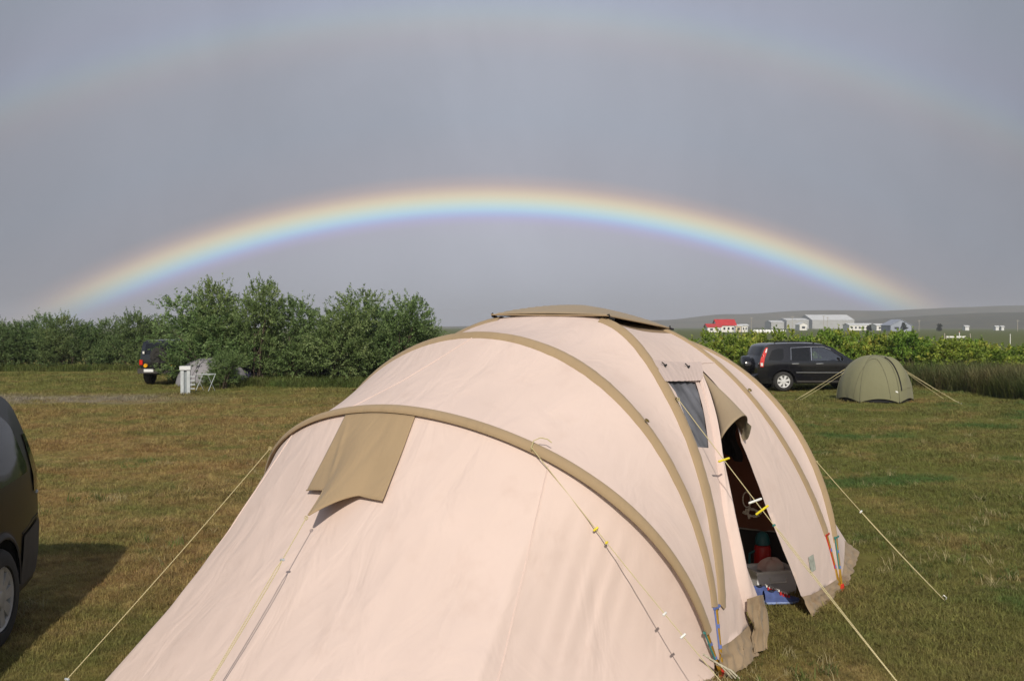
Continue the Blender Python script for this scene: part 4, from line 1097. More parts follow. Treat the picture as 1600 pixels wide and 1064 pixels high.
DKB = canvas_mat('dark blue nylon', (0.045, 0.045, 0.085), 0.05, 0.03, 0.04)
g = at(350, 600, 36.6)
make_dome('tunnel_tent', 'dark blue tent deep among the willows', g.x, 36.6, radians(0), 1.6, 1.0, 1.55, DKB, mat('orange tape', (0.45, 0.12, 0.04), 0.7, 0.1, 10), 0.02, (), False)
g = at(495, 600, 38.2)
make_dome('dome_tent', 'dark grey dome tent in the shade under the right-hand willows', g.x, 38.2, radians(8), 1.05, 0.9, 1.0, mat('slate nylon', (0.06, 0.065, 0.085), 0.7, 0.1, 3), GREYN2, 0.03, (), False)

# ------------------------------------------------------------------ post and rack by the willows
def make_pillar():
    g = ground_at(290, 617)
    root = thing('service_post', 'pale grey service post with white cap standing on the grass by the willows', 'post', g, radians(10))
    m = mat('weathered grey steel', (0.42, 0.45, 0.47), 0.5, 0.12, 8)
    for sx in (-1, 1):
        mb = MB(); mb.box((sx*0.095, 0, 0.40), (0.10, 0.12, 0.80)); mb.build('upright', m, root, smooth=False)
    mb = MB(); mb.box((0, 0.02, 0.40), (0.09, 0.05, 0.76)); mb.build('back_plate', mat('slate panel', (0.22, 0.25, 0.27), 0.6), root, smooth=False)
    mb = MB(); mb.box((0, 0, 0.86), (0.34, 0.20, 0.12)); mb.build('cap', mat('white enamel', (0.62, 0.63, 0.64), 0.4, 0.04), root, smooth=False)
    for i in range(4):
        mb = MB(); mb.box((0.22, 0, 0.20+0.13*i), (0.14, 0.06, 0.035)); mb.build('bracket', m, root, smooth=False)
make_pillar()
def make_rack():
    g = ground_at(312, 611)
    root = thing('drying_rack', 'pale grey folding drying rack on the grass beside the grey tent', 'rack', (g.x+0.2, g.y, 0), radians(-15))
    for sx in (-1, 1):
        mb = MB(); mb.tube([(sx*0.30, -0.28, 0), (sx*0.30, 0.28, 0.72)], 0.013, 6); mb.build('leg', GRY, root)
        mb = MB(); mb.tube([(sx*0.27, 0.28, 0), (sx*0.27, -0.28, 0.72)], 0.013, 6); mb.build('leg', GRY, root)
    for i in range(6):
        y = -0.28+0.56*i/5; mb = MB(); mb.tube([(-0.32, y, 0.70+0.02*(i in (0, 5))), (0.32, y, 0.70+0.02*(i in (0, 5)))], 0.009, 6); mb.build('rail', GRY, root)
make_rack()
bpy.data.objects['drying_rack'].scale = (0.8, 0.8, 0.8)

# ------------------------------------------------------------------ trees and shrubs
rng = np.random.default_rng(11)
def leaf_mat(name, a, b, c, transl=0.38):
    m = bpy.data.materials.new(name); m.use_nodes = True; t = m.node_tree; t.nodes.clear()
    out = N(t, 'ShaderNodeOutputMaterial'); bs = N(t, 'ShaderNodeBsdfPrincipled'); g_ = N(t, 'ShaderNodeNewGeometry')
    n = N(t, 'ShaderNodeTexNoise'); n.inputs['Scale'].default_value = 1.6; n.inputs['Detail'].default_value = 3; L(t, g_.outputs['Position'], n.inputs['Vector'])
    r = ramp(t, [(0.34, a), (0.52, b), (0.68, c)]); L(t, n.outputs['Fac'], r.inputs[0])
    hs = N(t, 'ShaderNodeHueSaturation'); L(t, r.outputs[0], hs.inputs['Color'])
    L(t, math_n(t, 'ADD', 0.65, math_n(t, 'MULTIPLY', g_.outputs['Random Per Island'], 0.75)), hs.inputs['Value'])
    oi = N(t, 'ShaderNodeObjectInfo'); L(t, math_n(t, 'ADD', 0.485, math_n(t, 'MULTIPLY', oi.outputs['Random'], 0.03)), hs.inputs['Hue'])
    L(t, hs.outputs[0], bs.inputs['Base Color']); bs.inputs['Roughness'].default_value = 0.5; bs.inputs['Specular IOR Level'].default_value = 0.35
    tr = N(t, 'ShaderNodeBsdfTranslucent'); L(t, hs.outputs[0], tr.inputs['Color'])
    ms = N(t, 'ShaderNodeMixShader'); ms.inputs[0].default_value = transl; L(t, bs.outputs[0], ms.inputs[1]); L(t, tr.outputs[0], ms.inputs[2])
    L(t, ms.outputs[0], out.inputs['Surface'])
    return m
WILLOW = leaf_mat('willow leaves', (0.100, 0.158, 0.050), (0.175, 0.255, 0.090), (0.265, 0.340, 0.140))
WILLOW_D = leaf_mat('hedge willow leaves', (0.095, 0.145, 0.052), (0.150, 0.212, 0.078), (0.210, 0.265, 0.100))
ROSE = leaf_mat('yellow green shrub leaves', (0.135, 0.230, 0.036), (0.265, 0.365, 0.055), (0.450, 0.440, 0.090))
BARK = mat('willow bark', (0.075, 0.055, 0.038), 0.9, 0.3, 12, 0.4, 40)

def leaves_on_shoots(starts, dirs, length, per, lw, ll, r):
    """each shoot carries narrow leaves along its length"""
    n = len(starts); idx = np.repeat(np.arange(n), per)
    t = r.random(len(idx))*0.95+0.05
    bend = r.normal(0, 0.12, (n, 3)); bend[:, 2] -= 0.05
    P = starts[idx]+dirs[idx]*(length[idx]*t)[:, None]+bend[idx]*(length[idx]*t*t)[:, None]
    D = dirs[idx]*0.7+r.normal(0, 0.55, (len(idx), 3)); D /= np.linalg.norm(D, axis=1)[:, None]
    W = np.cross(D, r.normal(0, 1, (len(idx), 3))); W /= np.linalg.norm(W, axis=1)[:, None]+1e-9
    sl = ll*(0.6+0.7*r.random(len(idx)))*(1-0.35*t); sw = lw*(0.7+0.6*r.random(len(idx)))
    a = P; b = P+D*(sl*0.5)[:, None]+W*sw[:, None]*0.5; c = P+D*sl[:, None]; d_ = P+D*(sl*0.5)[:, None]-W*sw[:, None]*0.5
    V = np.stack([a, b, c, d_], 1).reshape(-1, 3); F = np.arange(len(V)).reshape(-1, 4)
    return V, F
def tree_proto(name, label, cat, h, w, shoots, per, lw, ll, m, seed, group, stems=6, low=0.10, lean=(0, 0), wisps=6, up=0.55):
    r = np.random.default_rng(seed); rr = random.Random(seed)
    root = thing(name, label, cat, group=group)
    # crown = several uneven lobes
    k = 7; lobes = []
    for i in range(k):
        a = rr.uniform(0, 2*pi); q = rr.uniform(0.1, 0.62)
        z = h*rr.uniform(low+0.18, 0.80)
        lobes.append((w/2*q*cos(a)+lean[0]*z/h, w/2*q*sin(a)+lean[1]*z/h, z, w*rr.uniform(0.20, 0.32), h*rr.uniform(0.15, 0.23)))
    lobes.append((lean[0]*0.8, lean[1]*0.8, h*0.78, w*0.26, h*0.17))
    lobes.append((0, 0, h*(low+0.2), w*0.40, h*0.20))
    for i in range(3):
        a = rr.uniform(0, 2*pi); lobes.append((w*0.30*cos(a), w*0.30*sin(a), h*rr.uniform(0.14, 0.34), w*0.24, h*0.15))
    lb = np.array(lobes); pick = r.integers(0, len(lb), shoots)
    u = r.normal(0, 1, (shoots, 3)); u /= np.linalg.norm(u, axis=1)[:, None]
    rad = 0.35+0.65*r.random(shoots)**0.6
    S0 = lb[pick, :3]+u*np.stack([lb[pick, 3], lb[pick, 3], lb[pick, 4]], 1)*rad[:, None]
    S0[:, 2] = np.clip(S0[:, 2], h*0.05, h*0.93)
    D = u*0.6+r.normal(0, 0.30, (shoots, 3)); D[:, 2] += up; D /= np.linalg.norm(D, axis=1)[:, None]
    ln = h*(0.07+0.11*r.random(shoots))
    # a few long whips break the outline
    for i in range(wisps):
        j = r.integers(0, shoots); S0[j] = [lean[0]*0.8+r.normal(0, w*0.10), lean[1]*0.8+r.normal(0, w*0.10), h*(0.78+0.06*r.random())]; D[j] = [r.normal(0, 0.2), r.normal(0, 0.2), 1]; ln[j] = h*(0.14+0.1*r.random())
    V, F = leaves_on_shoots(S0, D, ln, per, lw, ll, r)
    fast_mesh('crown', V, F, m, root)
    mb = MB()
    for i in range(stems):
        a = 2*pi*i/stems+rr.uniform(-0.4, 0.4); tgt = lobes[i % len(lobes)]
        b0 = Vector((0.10*w*cos(a)*rr.uniform(0.3, 1), 0.10*w*sin(a)*rr.uniform(0.3, 1), -0.05))
        e = Vector(tgt[:3]); mid = b0.lerp(e, 0.5)+Vector((rr.uniform(-.1, .1)*w, rr.uniform(-.1, .1)*w, 0.05*h))
        path = [b0*(1-t)**2+mid*2*t*(1-t)+e*t*t for t in [q/8 for q in range(9)]]
        mb.tube(path, lambda q: 0.045*h/3.5*(1-0.75*q), 6)
        for b in range(3):
            s_ = path[3+b]; e2 = s_+Vector((rr.uniform(-.25, .25)*w, rr.uniform(-.25, .25)*w, rr.uniform(0.05, 0.25)*h))
            mb.tube([s_, s_.lerp(e2, 0.5)+Vector((0, 0, 0.03*h)), e2], lambda q: 0.018*h/3.5*(1-0.7*q), 5)
    mb.build('trunk', BARK, root)
    return root
def place(proto, first, loc, rz, sc_, label):
    o = proto if first else copy_tree(proto)
    o.location = loc; o.rotation_euler = (0, 0, rz); o.scale = sc_; o['label'] = label
    return o
# the willow clump left of the tent
WG = 'willows in the clump beside the tent'
protos = [tree_proto('willow_tree', 'w', 'tree', 3.7, 3.0, 820, 30, 0.036, 0.150, WILLOW, 21, WG, lean=(-0.9, 0)),
          tree_proto('willow_tree', 'w', 'tree', 3.7, 2.6, 820, 30, 0.036, 0.150, WILLOW, 22, WG, lean=(0.1, 0), wisps=9),
          tree_proto('willow_tree', 'w', 'tree', 3.7, 2.7, 820, 30, 0.036, 0.150, WILLOW, 23, WG, lean=(0.25, 0))]
used = set()
for (u, vt, Y, pi_, wx, lab) in (
        (316, 458, 35.4, 0, 1.2, 'leftmost willow of the clump, leaning out over the off-road car'),
        (333, 438, 36.4, 1, 1.0, 'tall willow of the clump behind the grey tent'),
        (350, 548, 33.7, 2, 0.72, 'low willow bush in front of the grey tent, beside the drying rack'),
        (404, 438, 35.8, 2, 0.86, 'narrow tall willow in the middle of the clump'),
        (462, 464, 36.6, 1, 0.95, 'lower willow in the middle of the clump with one long whip'),
        (530, 449, 36.2, 0, 1.05, 'broad dense willow right of the middle of the clump'),
        (580, 470, 37.6, 1, 0.95, 'willow behind and between the two broad ones at the right of the clump'),
        (625, 462, 36.6, 2, 1.0, 'rightmost full willow of the clump, next to the big tent'),
        (668, 500, 37.2, 1, 0.8, 'low willow at the right end of the clump, sinking behind the big tent')):
    p = at(u, 603, Y); ht = at(u, vt, Y).z
    k = ht/3.75
    place(protos[pi_], pi_ not in used, (p.x, Y, 0), rng.uniform(-0.5, 0.5)+(pi if u in (530,) else 0), (wx*k**0.3, wx*k**0.3, k), lab); used.add(pi_)
# the willow hedge at the far left
HG = 'willows of the long hedge at the far left'
hp = [tree_proto('hedge_willow', 'h', 'tree', 2.75, 2.5, 850, 28, 0.028, 0.12, WILLOW_D, 31, HG, low=0.10, wisps=5),
      tree_proto('hedge_willow', 'h', 'tree', 2.75, 2.4, 850, 28, 0.028, 0.12, WILLOW_D, 32, HG, low=0.10, wisps=3),
      tree_proto('hedge_willow', 'h', 'tree', 2.75, 2.6, 850, 28, 0.028, 0.12, WILLOW_D, 33, HG, low=0.10, wisps=7)]
ordn = ['first', 'second', 'third', 'fourth', 'fifth', 'sixth', 'seventh', 'eighth', 'ninth', 'tenth', 'eleventh', 'twelfth', 'thirteenth', 'fourteenth']
used = set(); us = [-90, -45, -8, 32, 68, 104, 140, 172, 206, 240, 275, 315]
for i, u in enumerate(us):
    Y = 48.5+0.6*sin(i*2.1); p = at(u, 570, Y); k = 0.97+0.09*sin(i*1.7+0.5)
    lab = ('%s willow from the left edge in the long dark hedge' % ordn[i-2]) if i >= 2 else ['outermost hedge willow, beyond the left edge of the picture', 'second hedge willow beyond the left edge of the picture'][i]
    if u >= 240: lab = '%s willow from the left edge in the long dark hedge, behind the off-road car' % ordn[i-2]
    place(hp[i % 3], i % 3 not in used, (p.x, Y, 0), i*1.3, (1.0, 1.0, k), lab); used.add(i % 3)
# the yellow-green shrubs behind the black car
SG = 'yellow-green shrubs behind the parked car'
sp_ = [tree_proto('hedge_shrub', 's', 'shrub', 1.9, 2.5, 560, 24, 0.060, 0.115, ROSE, 41, SG, low=0.05, stems=7, wisps=2, up=0.35),
       tree_proto('hedge_shrub', 's', 'shrub', 1.9, 2.3, 560, 24, 0.060, 0.115, ROSE, 42, SG, low=0.05, stems=7, wisps=3, up=0.35),
       tree_proto('hedge_shrub', 's', 'shrub', 1.9, 2.6, 560, 24, 0.060, 0.115, ROSE, 43, SG, low=0.05, stems=7, wisps=1, up=0.35)]
used = set(); us = [1075, 1110, 1146, 1184, 1222, 1262, 1300, 1338, 1376, 1414, 1450, 1486, 1520, 1556, 1592, 1632]
tops = [529, 525, 523, 522, 522, 524, 521, 521, 522, 525, 531, 533, 535, 539, 547, 549]
where = ['beside the big tent roof', 'second from the big tent', 'left of the car, under the red-roofed house', 'above the tail of the black car', 'above the rear window of the black car', 'above the middle doors of the black car', 'above the windscreen of the black car',
         'behind the bonnet of the black car', 'right behind the green dome tent', 'just right of the green dome tent', 'second to the right of the green tent', 'third to the right of the green tent', 'fourth to the right of the green tent', 'fifth to the right of the green tent', 'at the right edge of the picture', 'just beyond the right edge of the picture']
for i, (u, vt) in enumerate(zip(us, tops)):
    Y = 38.2+1.1*sin(i*2.7)-(0.9 if i > 9 else 0); vt += 4*sin(i*3.9+1); p = at(u, 590, Y); k = at(u, vt, Y).z/1.80
    place(sp_[i % 3], i % 3 not in used, (p.x, Y, 0), i*2.1, (1.0, 1.0, k), 'yellow-green leafy shrub '+where[i]); used.add(i % 3)

# ------------------------------------------------------------------ grass
def clump(name, blades, h, spread, w, seed, m, curl=0.5):
    r = np.random.default_rng(seed); V = []; F = []
    for i in range(blades):
        a = r.uniform(0, 2*pi); q = spread*sqrt(r.random()); x, y = q*cos(a), q*sin(a)
        b = r.uniform(0, 2*pi); hh = h*r.uniform(0.45, 1.15); ln = hh*curl*r.uniform(0.4, 1.6)
        dx, dy = cos(b), sin(b); px, py = -dy*w/2, dx*w/2
        o = len(V)
        V += [(x-px, y-py, -0.01), (x+px, y+py, -0.01), (x+dx*ln*0.4-px*.8, y+dy*ln*0.4-py*.8, hh*0.65), (x+dx*ln*0.4+px*.8, y+dy*ln*0.4+py*.8, hh*0.65), (x+dx*ln, y+dy*ln, hh)]
        F += [(o, o+1, o+3), (o, o+3, o+2), (o+2, o+3, o+4)]
    me = bpy.data.meshes.new(name); me.from_pydata(V, [], F); me.update(); me.materials.append(m)
    return bpy.data.objects.new(name, me)
def scatter(name, pts, scl, sources, label, seed):
    """one object of uncountable stuff: the points carry copies of a few tufts"""
    hid = bpy.data.collections.new(name+'_tufts')
    for s_ in sources: hid.objects.link(s_)
    me = bpy.data.meshes.new(name); pts = np.asarray(pts, np.float32)
    me.vertices.add(len(pts)); me.vertices.foreach_set('co', pts.ravel())
    at_ = me.attributes.new('tuft_scale', 'FLOAT', 'POINT'); at_.data.foreach_set('value', np.asarray(scl, np.float32))
    me.update()
    o = bpy.data.objects.new(name, me); COL.objects.link(o); tag(o, label, 'grass', kind='stuff')
    ng = bpy.data.node_groups.new(name+'_nodes', 'GeometryNodeTree')
    ng.interface.new_socket('Geometry', in_out='INPUT', socket_type='NodeSocketGeometry'); ng.interface.new_socket('Geometry', in_out='OUTPUT', socket_type='NodeSocketGeometry')
    gi = ng.nodes.new('NodeGroupInput'); go = ng.nodes.new('NodeGroupOutput')
    ci = ng.nodes.new('GeometryNodeCollectionInfo'); ci.inputs['Collection'].default_value = hid; ci.inputs['Separate Children'].default_value = True; ci.inputs['Reset Children'].default_value = True
    ip = ng.nodes.new('GeometryNodeInstanceOnPoints'); ip.inputs['Pick Instance'].default_value = True
    rv = ng.nodes.new('FunctionNodeRandomValue'); rv.data_type = 'FLOAT_VECTOR'; rv.inputs[0].default_value = (-0.12, -0.12, 0); rv.inputs[1].default_value = (0.12, 0.12, 6.283); rv.inputs['Seed'].default_value = seed
    na = ng.nodes.new('GeometryNodeInputNamedAttribute'); na.data_type = 'FLOAT'; na.inputs[0].default_value = 'tuft_scale'
    ng.links.new(gi.outputs[0], ip.inputs['Points']); ng.links.new(ci.outputs[0], ip.inputs['Instance'])
    ng.links.new(rv.outputs[0], ip.inputs['Rotation']); ng.links.new(na.outputs[0], ip.inputs['Scale']); ng.links.new(ip.outputs[0], go.inputs[0])
    md = o.modifiers.new('tufts', 'NODES'); md.node_group = ng
    return o
LAWN = blade_mat('lawn blades', 'lawn'); DARKG = blade_mat('tall dry grass', 'dark'); GREENG = blade_mat('lush grass', 'green')
# lawn: tufts thin out with distance, none under the tent
n = 190000
rr_ = 4.0*(50.0/4.0)**rng.random(n); aa = rng.uniform(radians(-36), radians(36), n)
px, py = rr_*np.sin(aa), rr_*np.cos(aa)
ca, sa = cos(pi/2-AL), sin(pi/2-AL)
ls = (px-1.2864)*ca+(py-5.9282)*sa; lt = -(px-1.2864)*sa+(py-5.9282)*ca
inside = (ls > -2.45) & (ls < TD+1.5) & (lt > 0.05) & (lt < 2*TW-0.1)
wid = np.clip((ls+2.4)/2.4, 0, 1); inside &= (lt > 0.4*(1-wid)) & (lt < 3.0+0.8*wid)
door = (ls > 0.5) & (ls < 2.3) & (lt < 1.0)
keep = (~inside) | door
px, py = px[keep], py[keep]
pz = np.array([0.022*noise.noise(Vector((x*0.45, y*0.45, 0)))+0.010*noise.noise(Vector((x*1.6, y*1.6, 3)))-0.012 for x, y in zip(px, py)])
dist = np.hypot(px, py)
patch = np.array([noise.noise(Vector((x*0.6, y*0.6, 7))) for x, y in zip(px, py)])
scl = (0.75+0.6*rng.random(len(px)))*np.clip(0.95+1.0*patch, 0.45, 1.7)*np.where(dist < 12, 1, 1+(dist-12)*0.045)
scatter('lawn_grass', np.c_[px, py, pz], scl, [clump('tuft', 16, 0.036, 0.060, 0.0042, i, LAWN, 1.3) for i in range(5)], 'short dry mown grass covering the camping field', 3)
rs = np.random.default_rng(77); m_ = 7000
r2 = 4.5*(28.0/4.5)**rs.random(m_); a2 = rs.uniform(radians(-36), radians(36), m_); wx_, wy_ = r2*np.sin(a2), r2*np.cos(a2)
l2 = (wx_-1.2864)*ca+(wy_-5.9282)*sa; t2 = -(wx_-1.2864)*sa+(wy_-5.9282)*ca
nz2 = np.array([noise.noise(Vector((x*0.5, y*0.5, 21))) for x, y in zip(wx_, wy_)])
k2 = ~((l2 > -2.6) & (l2 < TD+1.6) & (t2 > -0.05) & (t2 < 2*TW)) & (nz2 > 0.02-0.02*wx_)
wx_, wy_ = wx_[k2], wy_[k2]
scatter('lawn_weeds', np.c_[wx_, wy_, np.full(len(wx_), -0.012)], 0.6+0.9*rs.random(len(wx_))**2, [clump('weed_tuft', 20, 0.062, 0.055, 0.006, 90+i, blade_mat('weed blades', 'green'), 0.9) for i in range(2)]+[clump('straw_tuft', 12, 0.060, 0.07, 0.0035, 95+i, mat('straw blades', (0.33, 0.28, 0.14), 0.8, 0.2, 3), 1.6) for i in range(2)], 'coarser green tufts and straw sticking out of the mown lawn', 9)
# tall dark grass at the right, below the shrubs
P = []
rnd = random.Random(5)
for i in range(5200):
    u = rnd.uniform(1418, 1700); base = 603+max(0, (u-1440))*0.135
    g = ground_at(u, base+rnd.uniform(-16, 3)); depth = rnd.random()
    P.append((g.x+0.1*depth, g.y+rnd.uniform(0, 4.5), 0))
for i in range(1500):
    u = rnd.uniform(1040, 1420); P.append((at(u, 590, 37).x, 36.2+rnd.uniform(0, 1.6), 0))
P = np.array(P); scatter('tall_grass', P, 0.45+0.75*rng.random(len(P))**1.3, [clump('tall_tuft', 26, 0.80, 0.18, 0.016, 50+i, DARKG, 0.55) for i in range(4)]+[clump('tall_tuft', 22, 0.55, 0.20, 0.022, 60+i, GREENG, 0.7) for i in range(2)], 'tall dark seeding grass at the right below the yellow-green shrubs', 4)
# lush fringe under the willows
P = []
for i in range(3800):
    u = rnd.uniform(330, 720); P.append((at(u, 600, 35).x+rnd.uniform(-.3, .3), 34.1+0.5*sin(u*0.05)+rnd.uniform(0, 3.6), 0))
for i in range(900):
    u = rnd.uniform(-60, 240); P.append((at(u, 575, 47).x, 47.0+rnd.uniform(0, 1.0), 0))
P = np.array(P); scatter('lush_grass', P, 0.55+0.7*rng.random(len(P)), [clump('lush_tuft', 18, 0.30, 0.14, 0.016, 70+i, GREENG, 0.6) for i in range(4)], 'lush green grass fringe under the willows', 6)

# ------------------------------------------------------------------ far buildings
FW = mat('white cladding', (0.74, 0.73, 0.70), 0.7, 0.05, 0.3); FR = mat('red roof sheet', (0.50, 0.022, 0.022), 0.6, 0.1, 0.4)
FH = mat('grey hall cladding', (0.42, 0.425, 0.42), 0.8, 0.08, 0.2); FG = mat('grey roof sheet', (0.66, 0.67, 0.67), 0.6, 0.06, 0.2); FWIN = mat('far window glass', (0.03, 0.035, 0.045), 0.1, 0.1, 1); FB = mat('rainbow tint and door blue', (0.30, 0.33, 0.40), 0.7, 0.06, 0.3)  # FB: the rainbow's blue light put into the barn's colour; doors share it
FCREAM = mat('cream cladding', (0.60, 0.52, 0.36), 0.7, 0.06, 0.3)
def hall(name, label, u0, u1, vt, Y, depth, rise, wall, roof, ridge='x', wins=0, door=True, yaw=0.0, cat='building', wh=None):
    a, b = at(u0, 512, Y), at(u1, 512, Y); w = b.x-a.x; H = max(1.6, at(u0, vt, Y).z); e = wh or H-rise
    root = thing(name, label, cat, ((a.x+b.x)/2, Y, 0), yaw)
    mb = MB()
    if ridge == 'x':
        pr = [(-depth/2, 0), (depth/2, 0), (depth/2, e), (0, H-0.15), (-depth/2, e)]
        mb.add([(sx*w/2, y, z) for sx in (-1, 1) for y, z in pr], [(0, 1, 2, 3, 4), (9, 8, 7, 6, 5), (0, 4, 9, 5), (1, 6, 7, 2), (2, 7, 8, 3), (3, 8, 9, 4)])
        rf = [[(-w/2-0.4, -depth/2-0.4, e-0.1), (w/2+0.4, -depth/2-0.4, e-0.1), (w/2+0.4, 0, H), (-w/2-0.4, 0, H)], [(-w/2-0.4, depth/2+0.4, e-0.1), (w/2+0.4, depth/2+0.4, e-0.1), (w/2+0.4, 0, H), (-w/2-0.4, 0, H)]]
    else:
        pr = [(-w/2, 0), (w/2, 0), (w/2, e), (0, H-0.15), (-w/2, e)]
        mb.add([(x, sy*depth/2, z) for sy in (-1, 1) for x, z in pr], [(0, 1, 2, 3, 4), (9, 8, 7, 6, 5), (0, 4, 9, 5), (1, 6, 7, 2), (2, 7, 8, 3), (3, 8, 9, 4)])
        rf = [[(-w/2-0.4, -depth/2-0.4, e-0.1), (-w/2-0.4, depth/2+0.4, e-0.1), (0, depth/2+0.4, H), (0, -depth/2-0.4, H)], [(w/2+0.4, -depth/2-0.4, e-0.1), (w/2+0.4, depth/2+0.4, e-0.1), (0, depth/2+0.4, H), (0, -depth/2-0.4, H)]]
    mb.build('wall', wall, root, smooth=False)
    for q in rf:
        mb = MB(); mb.add([Vector(p)+Vector((0, 0, dz)) for dz in (0.0, 0.18) for p in q], [(0, 1, 2, 3), (7, 6, 5, 4), (0, 4, 5, 1), (1, 5, 6, 2), (2, 6, 7, 3), (3, 7, 4, 0)]); mb.build('roof', roof, root, smooth=False)
    for i in range(wins):
        x = -w/2+w*(i+0.7)/(wins+0.4); mb = MB(); mb.box((x, -depth/2-0.02, e*0.52), (w/wins*0.42, 0.10, e*0.36)); mb.build('window', FWIN, root, smooth=False)
    if door:
        mb = MB(); mb.box((w*0.44, -depth/2-0.03, min(1.1, e*0.4)), (min(2.2, w*0.08), 0.12, min(2.2, e*0.8))); mb.build('door', FB, root, smooth=False)
    return root
hall('farmhouse', 'white house with the tall red roof at the far left of the settlement', 1117, 1146, 499.5, 420, 9, 3.0, FW, FR, 'x', 4, wh=2.9)
hall('farmhouse', 'low white house wing with red roof in front of the tall red-roofed house', 1103, 1124, 506.5, 414, 7, 1.6, FW, FR, 'x', 2, wh=2.2)
hall('farmhouse', 'small cream annex with pale roof right of the red-roofed house', 1147, 1156, 507.5, 418, 6, 0.5, FCREAM, FG, 'x', 1)
hall('farmhouse', 'small white annex at the right end of the red-roofed house', 1156.5, 1166, 507, 419, 6, 0.5, FW, FG, 'x', 2)
hall('factory_hall', 'largest pale hall of the settlement with a long sloping roof', 1258, 1322, 492, 1250, 60, 7.0, FH, FG, 'x', 0, False)
hall('factory_hall', 'pale factory hall with flat roof left of the largest hall', 1222, 1256, 497.5, 1200, 40, 2.2, FH, FG, 'x', 0, False)
hall('factory_hall', 'low white shed left of the factory halls', 1200, 1220, 501, 1200, 30, 2.0, FH, FG, 'x', 0, False)
hall('storage_shed', 'white gabled shed in front of the pale factory halls', 1246, 1258, 504, 640, 10, 1.5, FW, FG, 'y', 1)
hall('storage_shed', 'long low white shed right of the factory halls', 1322, 1360, 505.5, 620, 12, 1.0, FW, FG, 'x', 6)
hall('storage_shed', 'second low white shed, right end of the white row', 1364, 1402, 506, 600, 12, 1.0, FW, FG, 'x', 5)
hall('barn', 'gabled barn at the foot of the rainbow, rainbow blue put into its colour', 1384, 1416, 499.5, 540, 14, 3.2, FB, FB, 'y', 2)
hall('hut', 'tiny white hut on the plain near the right hill', 1506, 1512, 508.8, 620, 4, 0.6, FG, FG, 'x', 0, False)
hall('hut', 'left one of two tiny white huts far right', 1554, 1559, 509.3, 620, 3, 0.5, FG, FG, 'x', 0, False)
hall('hut', 'right one of two tiny white huts far right', 1563, 1567, 509.3, 620, 3, 0.5, FG, FG, 'x', 0, False)
# white-wrapped hay bales in a row
bale = None
for i in range(11):
    Y = 350; p = at(1179+4.6*i, 512, Y)
    if bale is None:
        bale = thing('hay_bale', 'b', 'hay bale', group='white wrapped bales in a row'); mb = MB()
        mb.lathe([(0, -0.62), (0.50, -0.62), (0.60, -0.55), (0.62, -0.45), (0.62, 0.45), (0.60, 0.55), (0.50, 0.62), (0, 0.62)], 20, 'y', (0, 0, 0.6)); mb.build('bale', mat('white wrap', (0.78, 0.78, 0.77), 0.35, 0.05, 2), bale); o = bale
    else: o = copy_tree(bale)
    o.location = (p.x, Y+0.5*(i % 2), 0); o['label'] = 'white wrapped round bale, %s from the left in the row beside the red-roofed house' % ordn[i]
# posts, poles and bits on the plain
PW = mat('weathered post', (0.42, 0.38, 0.32), 0.9, 0.2, 3)
def post(u, Y, h, r, name, label, m=PW, top=None):
    p = at(u, 520, Y); root = thing(name, label, 'post', (p.x, Y, 0), group='fence posts on the plain')
    mb = MB(); mb.tube([(0, 0, -0.1), (0.01, 0, h*0.6), (0, 0, h)], lambda q: r*(1-0.15*q), 8); mb.build('shaft', m, root)
    mb = MB(); mb.lathe([(r*1.3, h-0.02), (r*1.3, h+0.04), (0, h+0.10)], 8); mb.build('cap', top or m, root)
post(1376+100, 150, 1.1, 0.06, 'fence_post', 'grey fence post on the plain left of the white boards')
post(1516, 140, 1.1, 0.06, 'fence_post', 'grey fence post right of the low white boards')
post(1578.5, 120, 1.2, 0.05, 'fence_post', 'pale fence post nearest the right edge on the plain', WHT)
post(1412.5, 150, 1.5, 0.08, 'marker_post', 'white marker post standing right of the barn behind the shrubs', WHT)
post(1499, 165, 1.3, 0.08, 'marker_post', 'red and white marker post on the low white boards', WHT, RED)
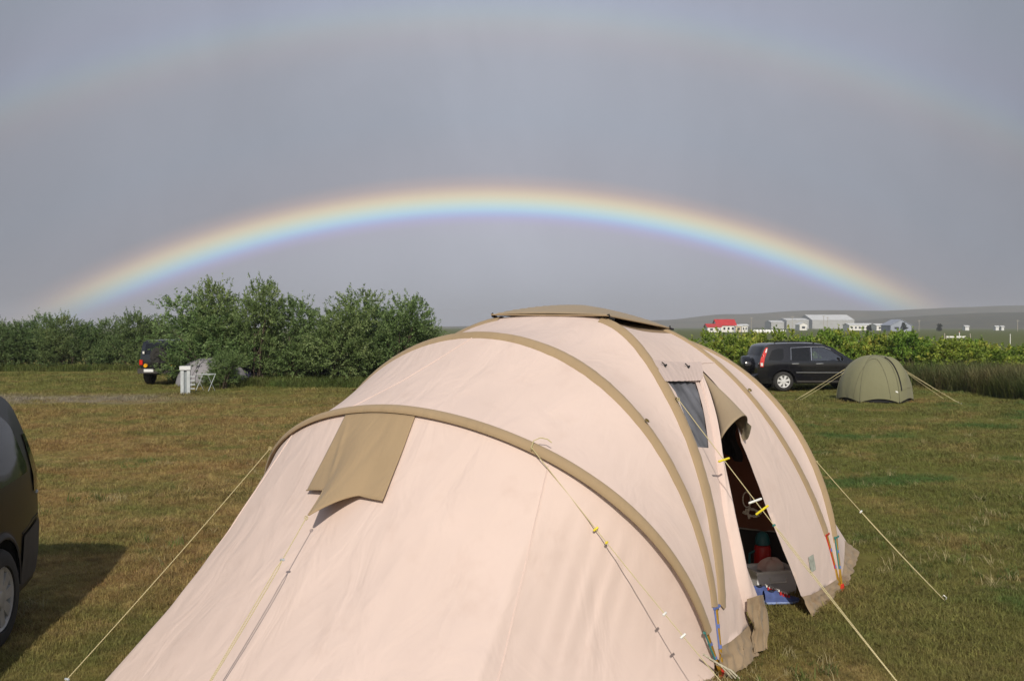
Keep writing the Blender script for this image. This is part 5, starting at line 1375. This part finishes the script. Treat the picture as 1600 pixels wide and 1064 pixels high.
for i, (u, vt, lab) in enumerate(((1174, 496, 'left of the row of bales'), (1238, 494, 'left of the pale factory halls'), (1287, 493, 'in front of the largest hall'), (1293, 495, 'just right of the middle of the largest hall'), (1436, 500, 'right of the barn'), (1590, 500, 'near the right edge'))):
    Y = 500; p = at(u, 512, Y); h = at(u, vt, Y).z
    root = thing('utility_pole', 'thin grey utility pole '+lab, 'pole', (p.x, Y, 0), group='utility poles on the plain')
    mb = MB(); mb.tube([(0, 0, -0.2), (0, 0, h)], 0.11, 6); mb.build('shaft', PW, root)
    mb = MB(); mb.box((0, 0, h-0.4), (1.6, 0.14, 0.14)); mb.build('crossarm', PW, root, smooth=False)
p0 = at(1479, 523, 170); p1 = at(1509, 523, 170)
root = thing('low_barrier', 'low white board barrier lying out on the plain', 'barrier', ((p0.x+p1.x)/2, 170, 0))
for i in range(3):
    w = (p1.x-p0.x)/3; mb = MB(); mb.box((-w+i*w, 0, 0.42), (w*0.96, 0.08, 0.30)); mb.build('board', WHT, root, smooth=False)
for i in range(4):
    mb = MB(); mb.box((-1.5*w+i*w, 0.08, 0.28), (0.10, 0.08, 0.6)); mb.build('leg', PW, root, smooth=False)
# two dark far trees
FT = leaf_mat('far conifer', (0.02, 0.032, 0.015), (0.03, 0.045, 0.02), (0.045, 0.06, 0.028))
for u, vt, lab in ((1412, 504, 'small dark tree right of the barn'), (1467, 506, 'small dark bush standing alone on the plain'), (1358, 508, 'dark bush in front of the white sheds')):
    Y = 520; p = at(u, 512, Y); h = at(u, vt, Y).z
    o = tree_proto('far_tree', lab, 'tree', h, h*0.75, 120, 16, 0.25, 0.5, FT, int(u), 'far trees on the plain', stems=3, low=0.05, wisps=1); o.location = (p.x, Y, 0)

# ------------------------------------------------------------------ rain-washed air
def build_haze():
    mb = MB(); mb.box((300, 1500, 45), (7800, 8200, 98)); 
    m = bpy.data.materials.new('rain haze'); m.use_nodes = True; t = m.node_tree; t.nodes.clear()
    out = N(t, 'ShaderNodeOutputMaterial'); v = N(t, 'ShaderNodeVolumePrincipled')
    v.inputs['Color'].default_value = (0.72, 0.74, 0.80, 1); v.inputs['Density'].default_value = 0.00034; v.inputs['Anisotropy'].default_value = 0.0
    L(t, v.outputs[0], out.inputs['Volume'])
    o = mb.build('haze', m, None, smooth=False); tag(o, 'thin rain haze over the far plain', 'haze', kind='stuff')
build_haze()
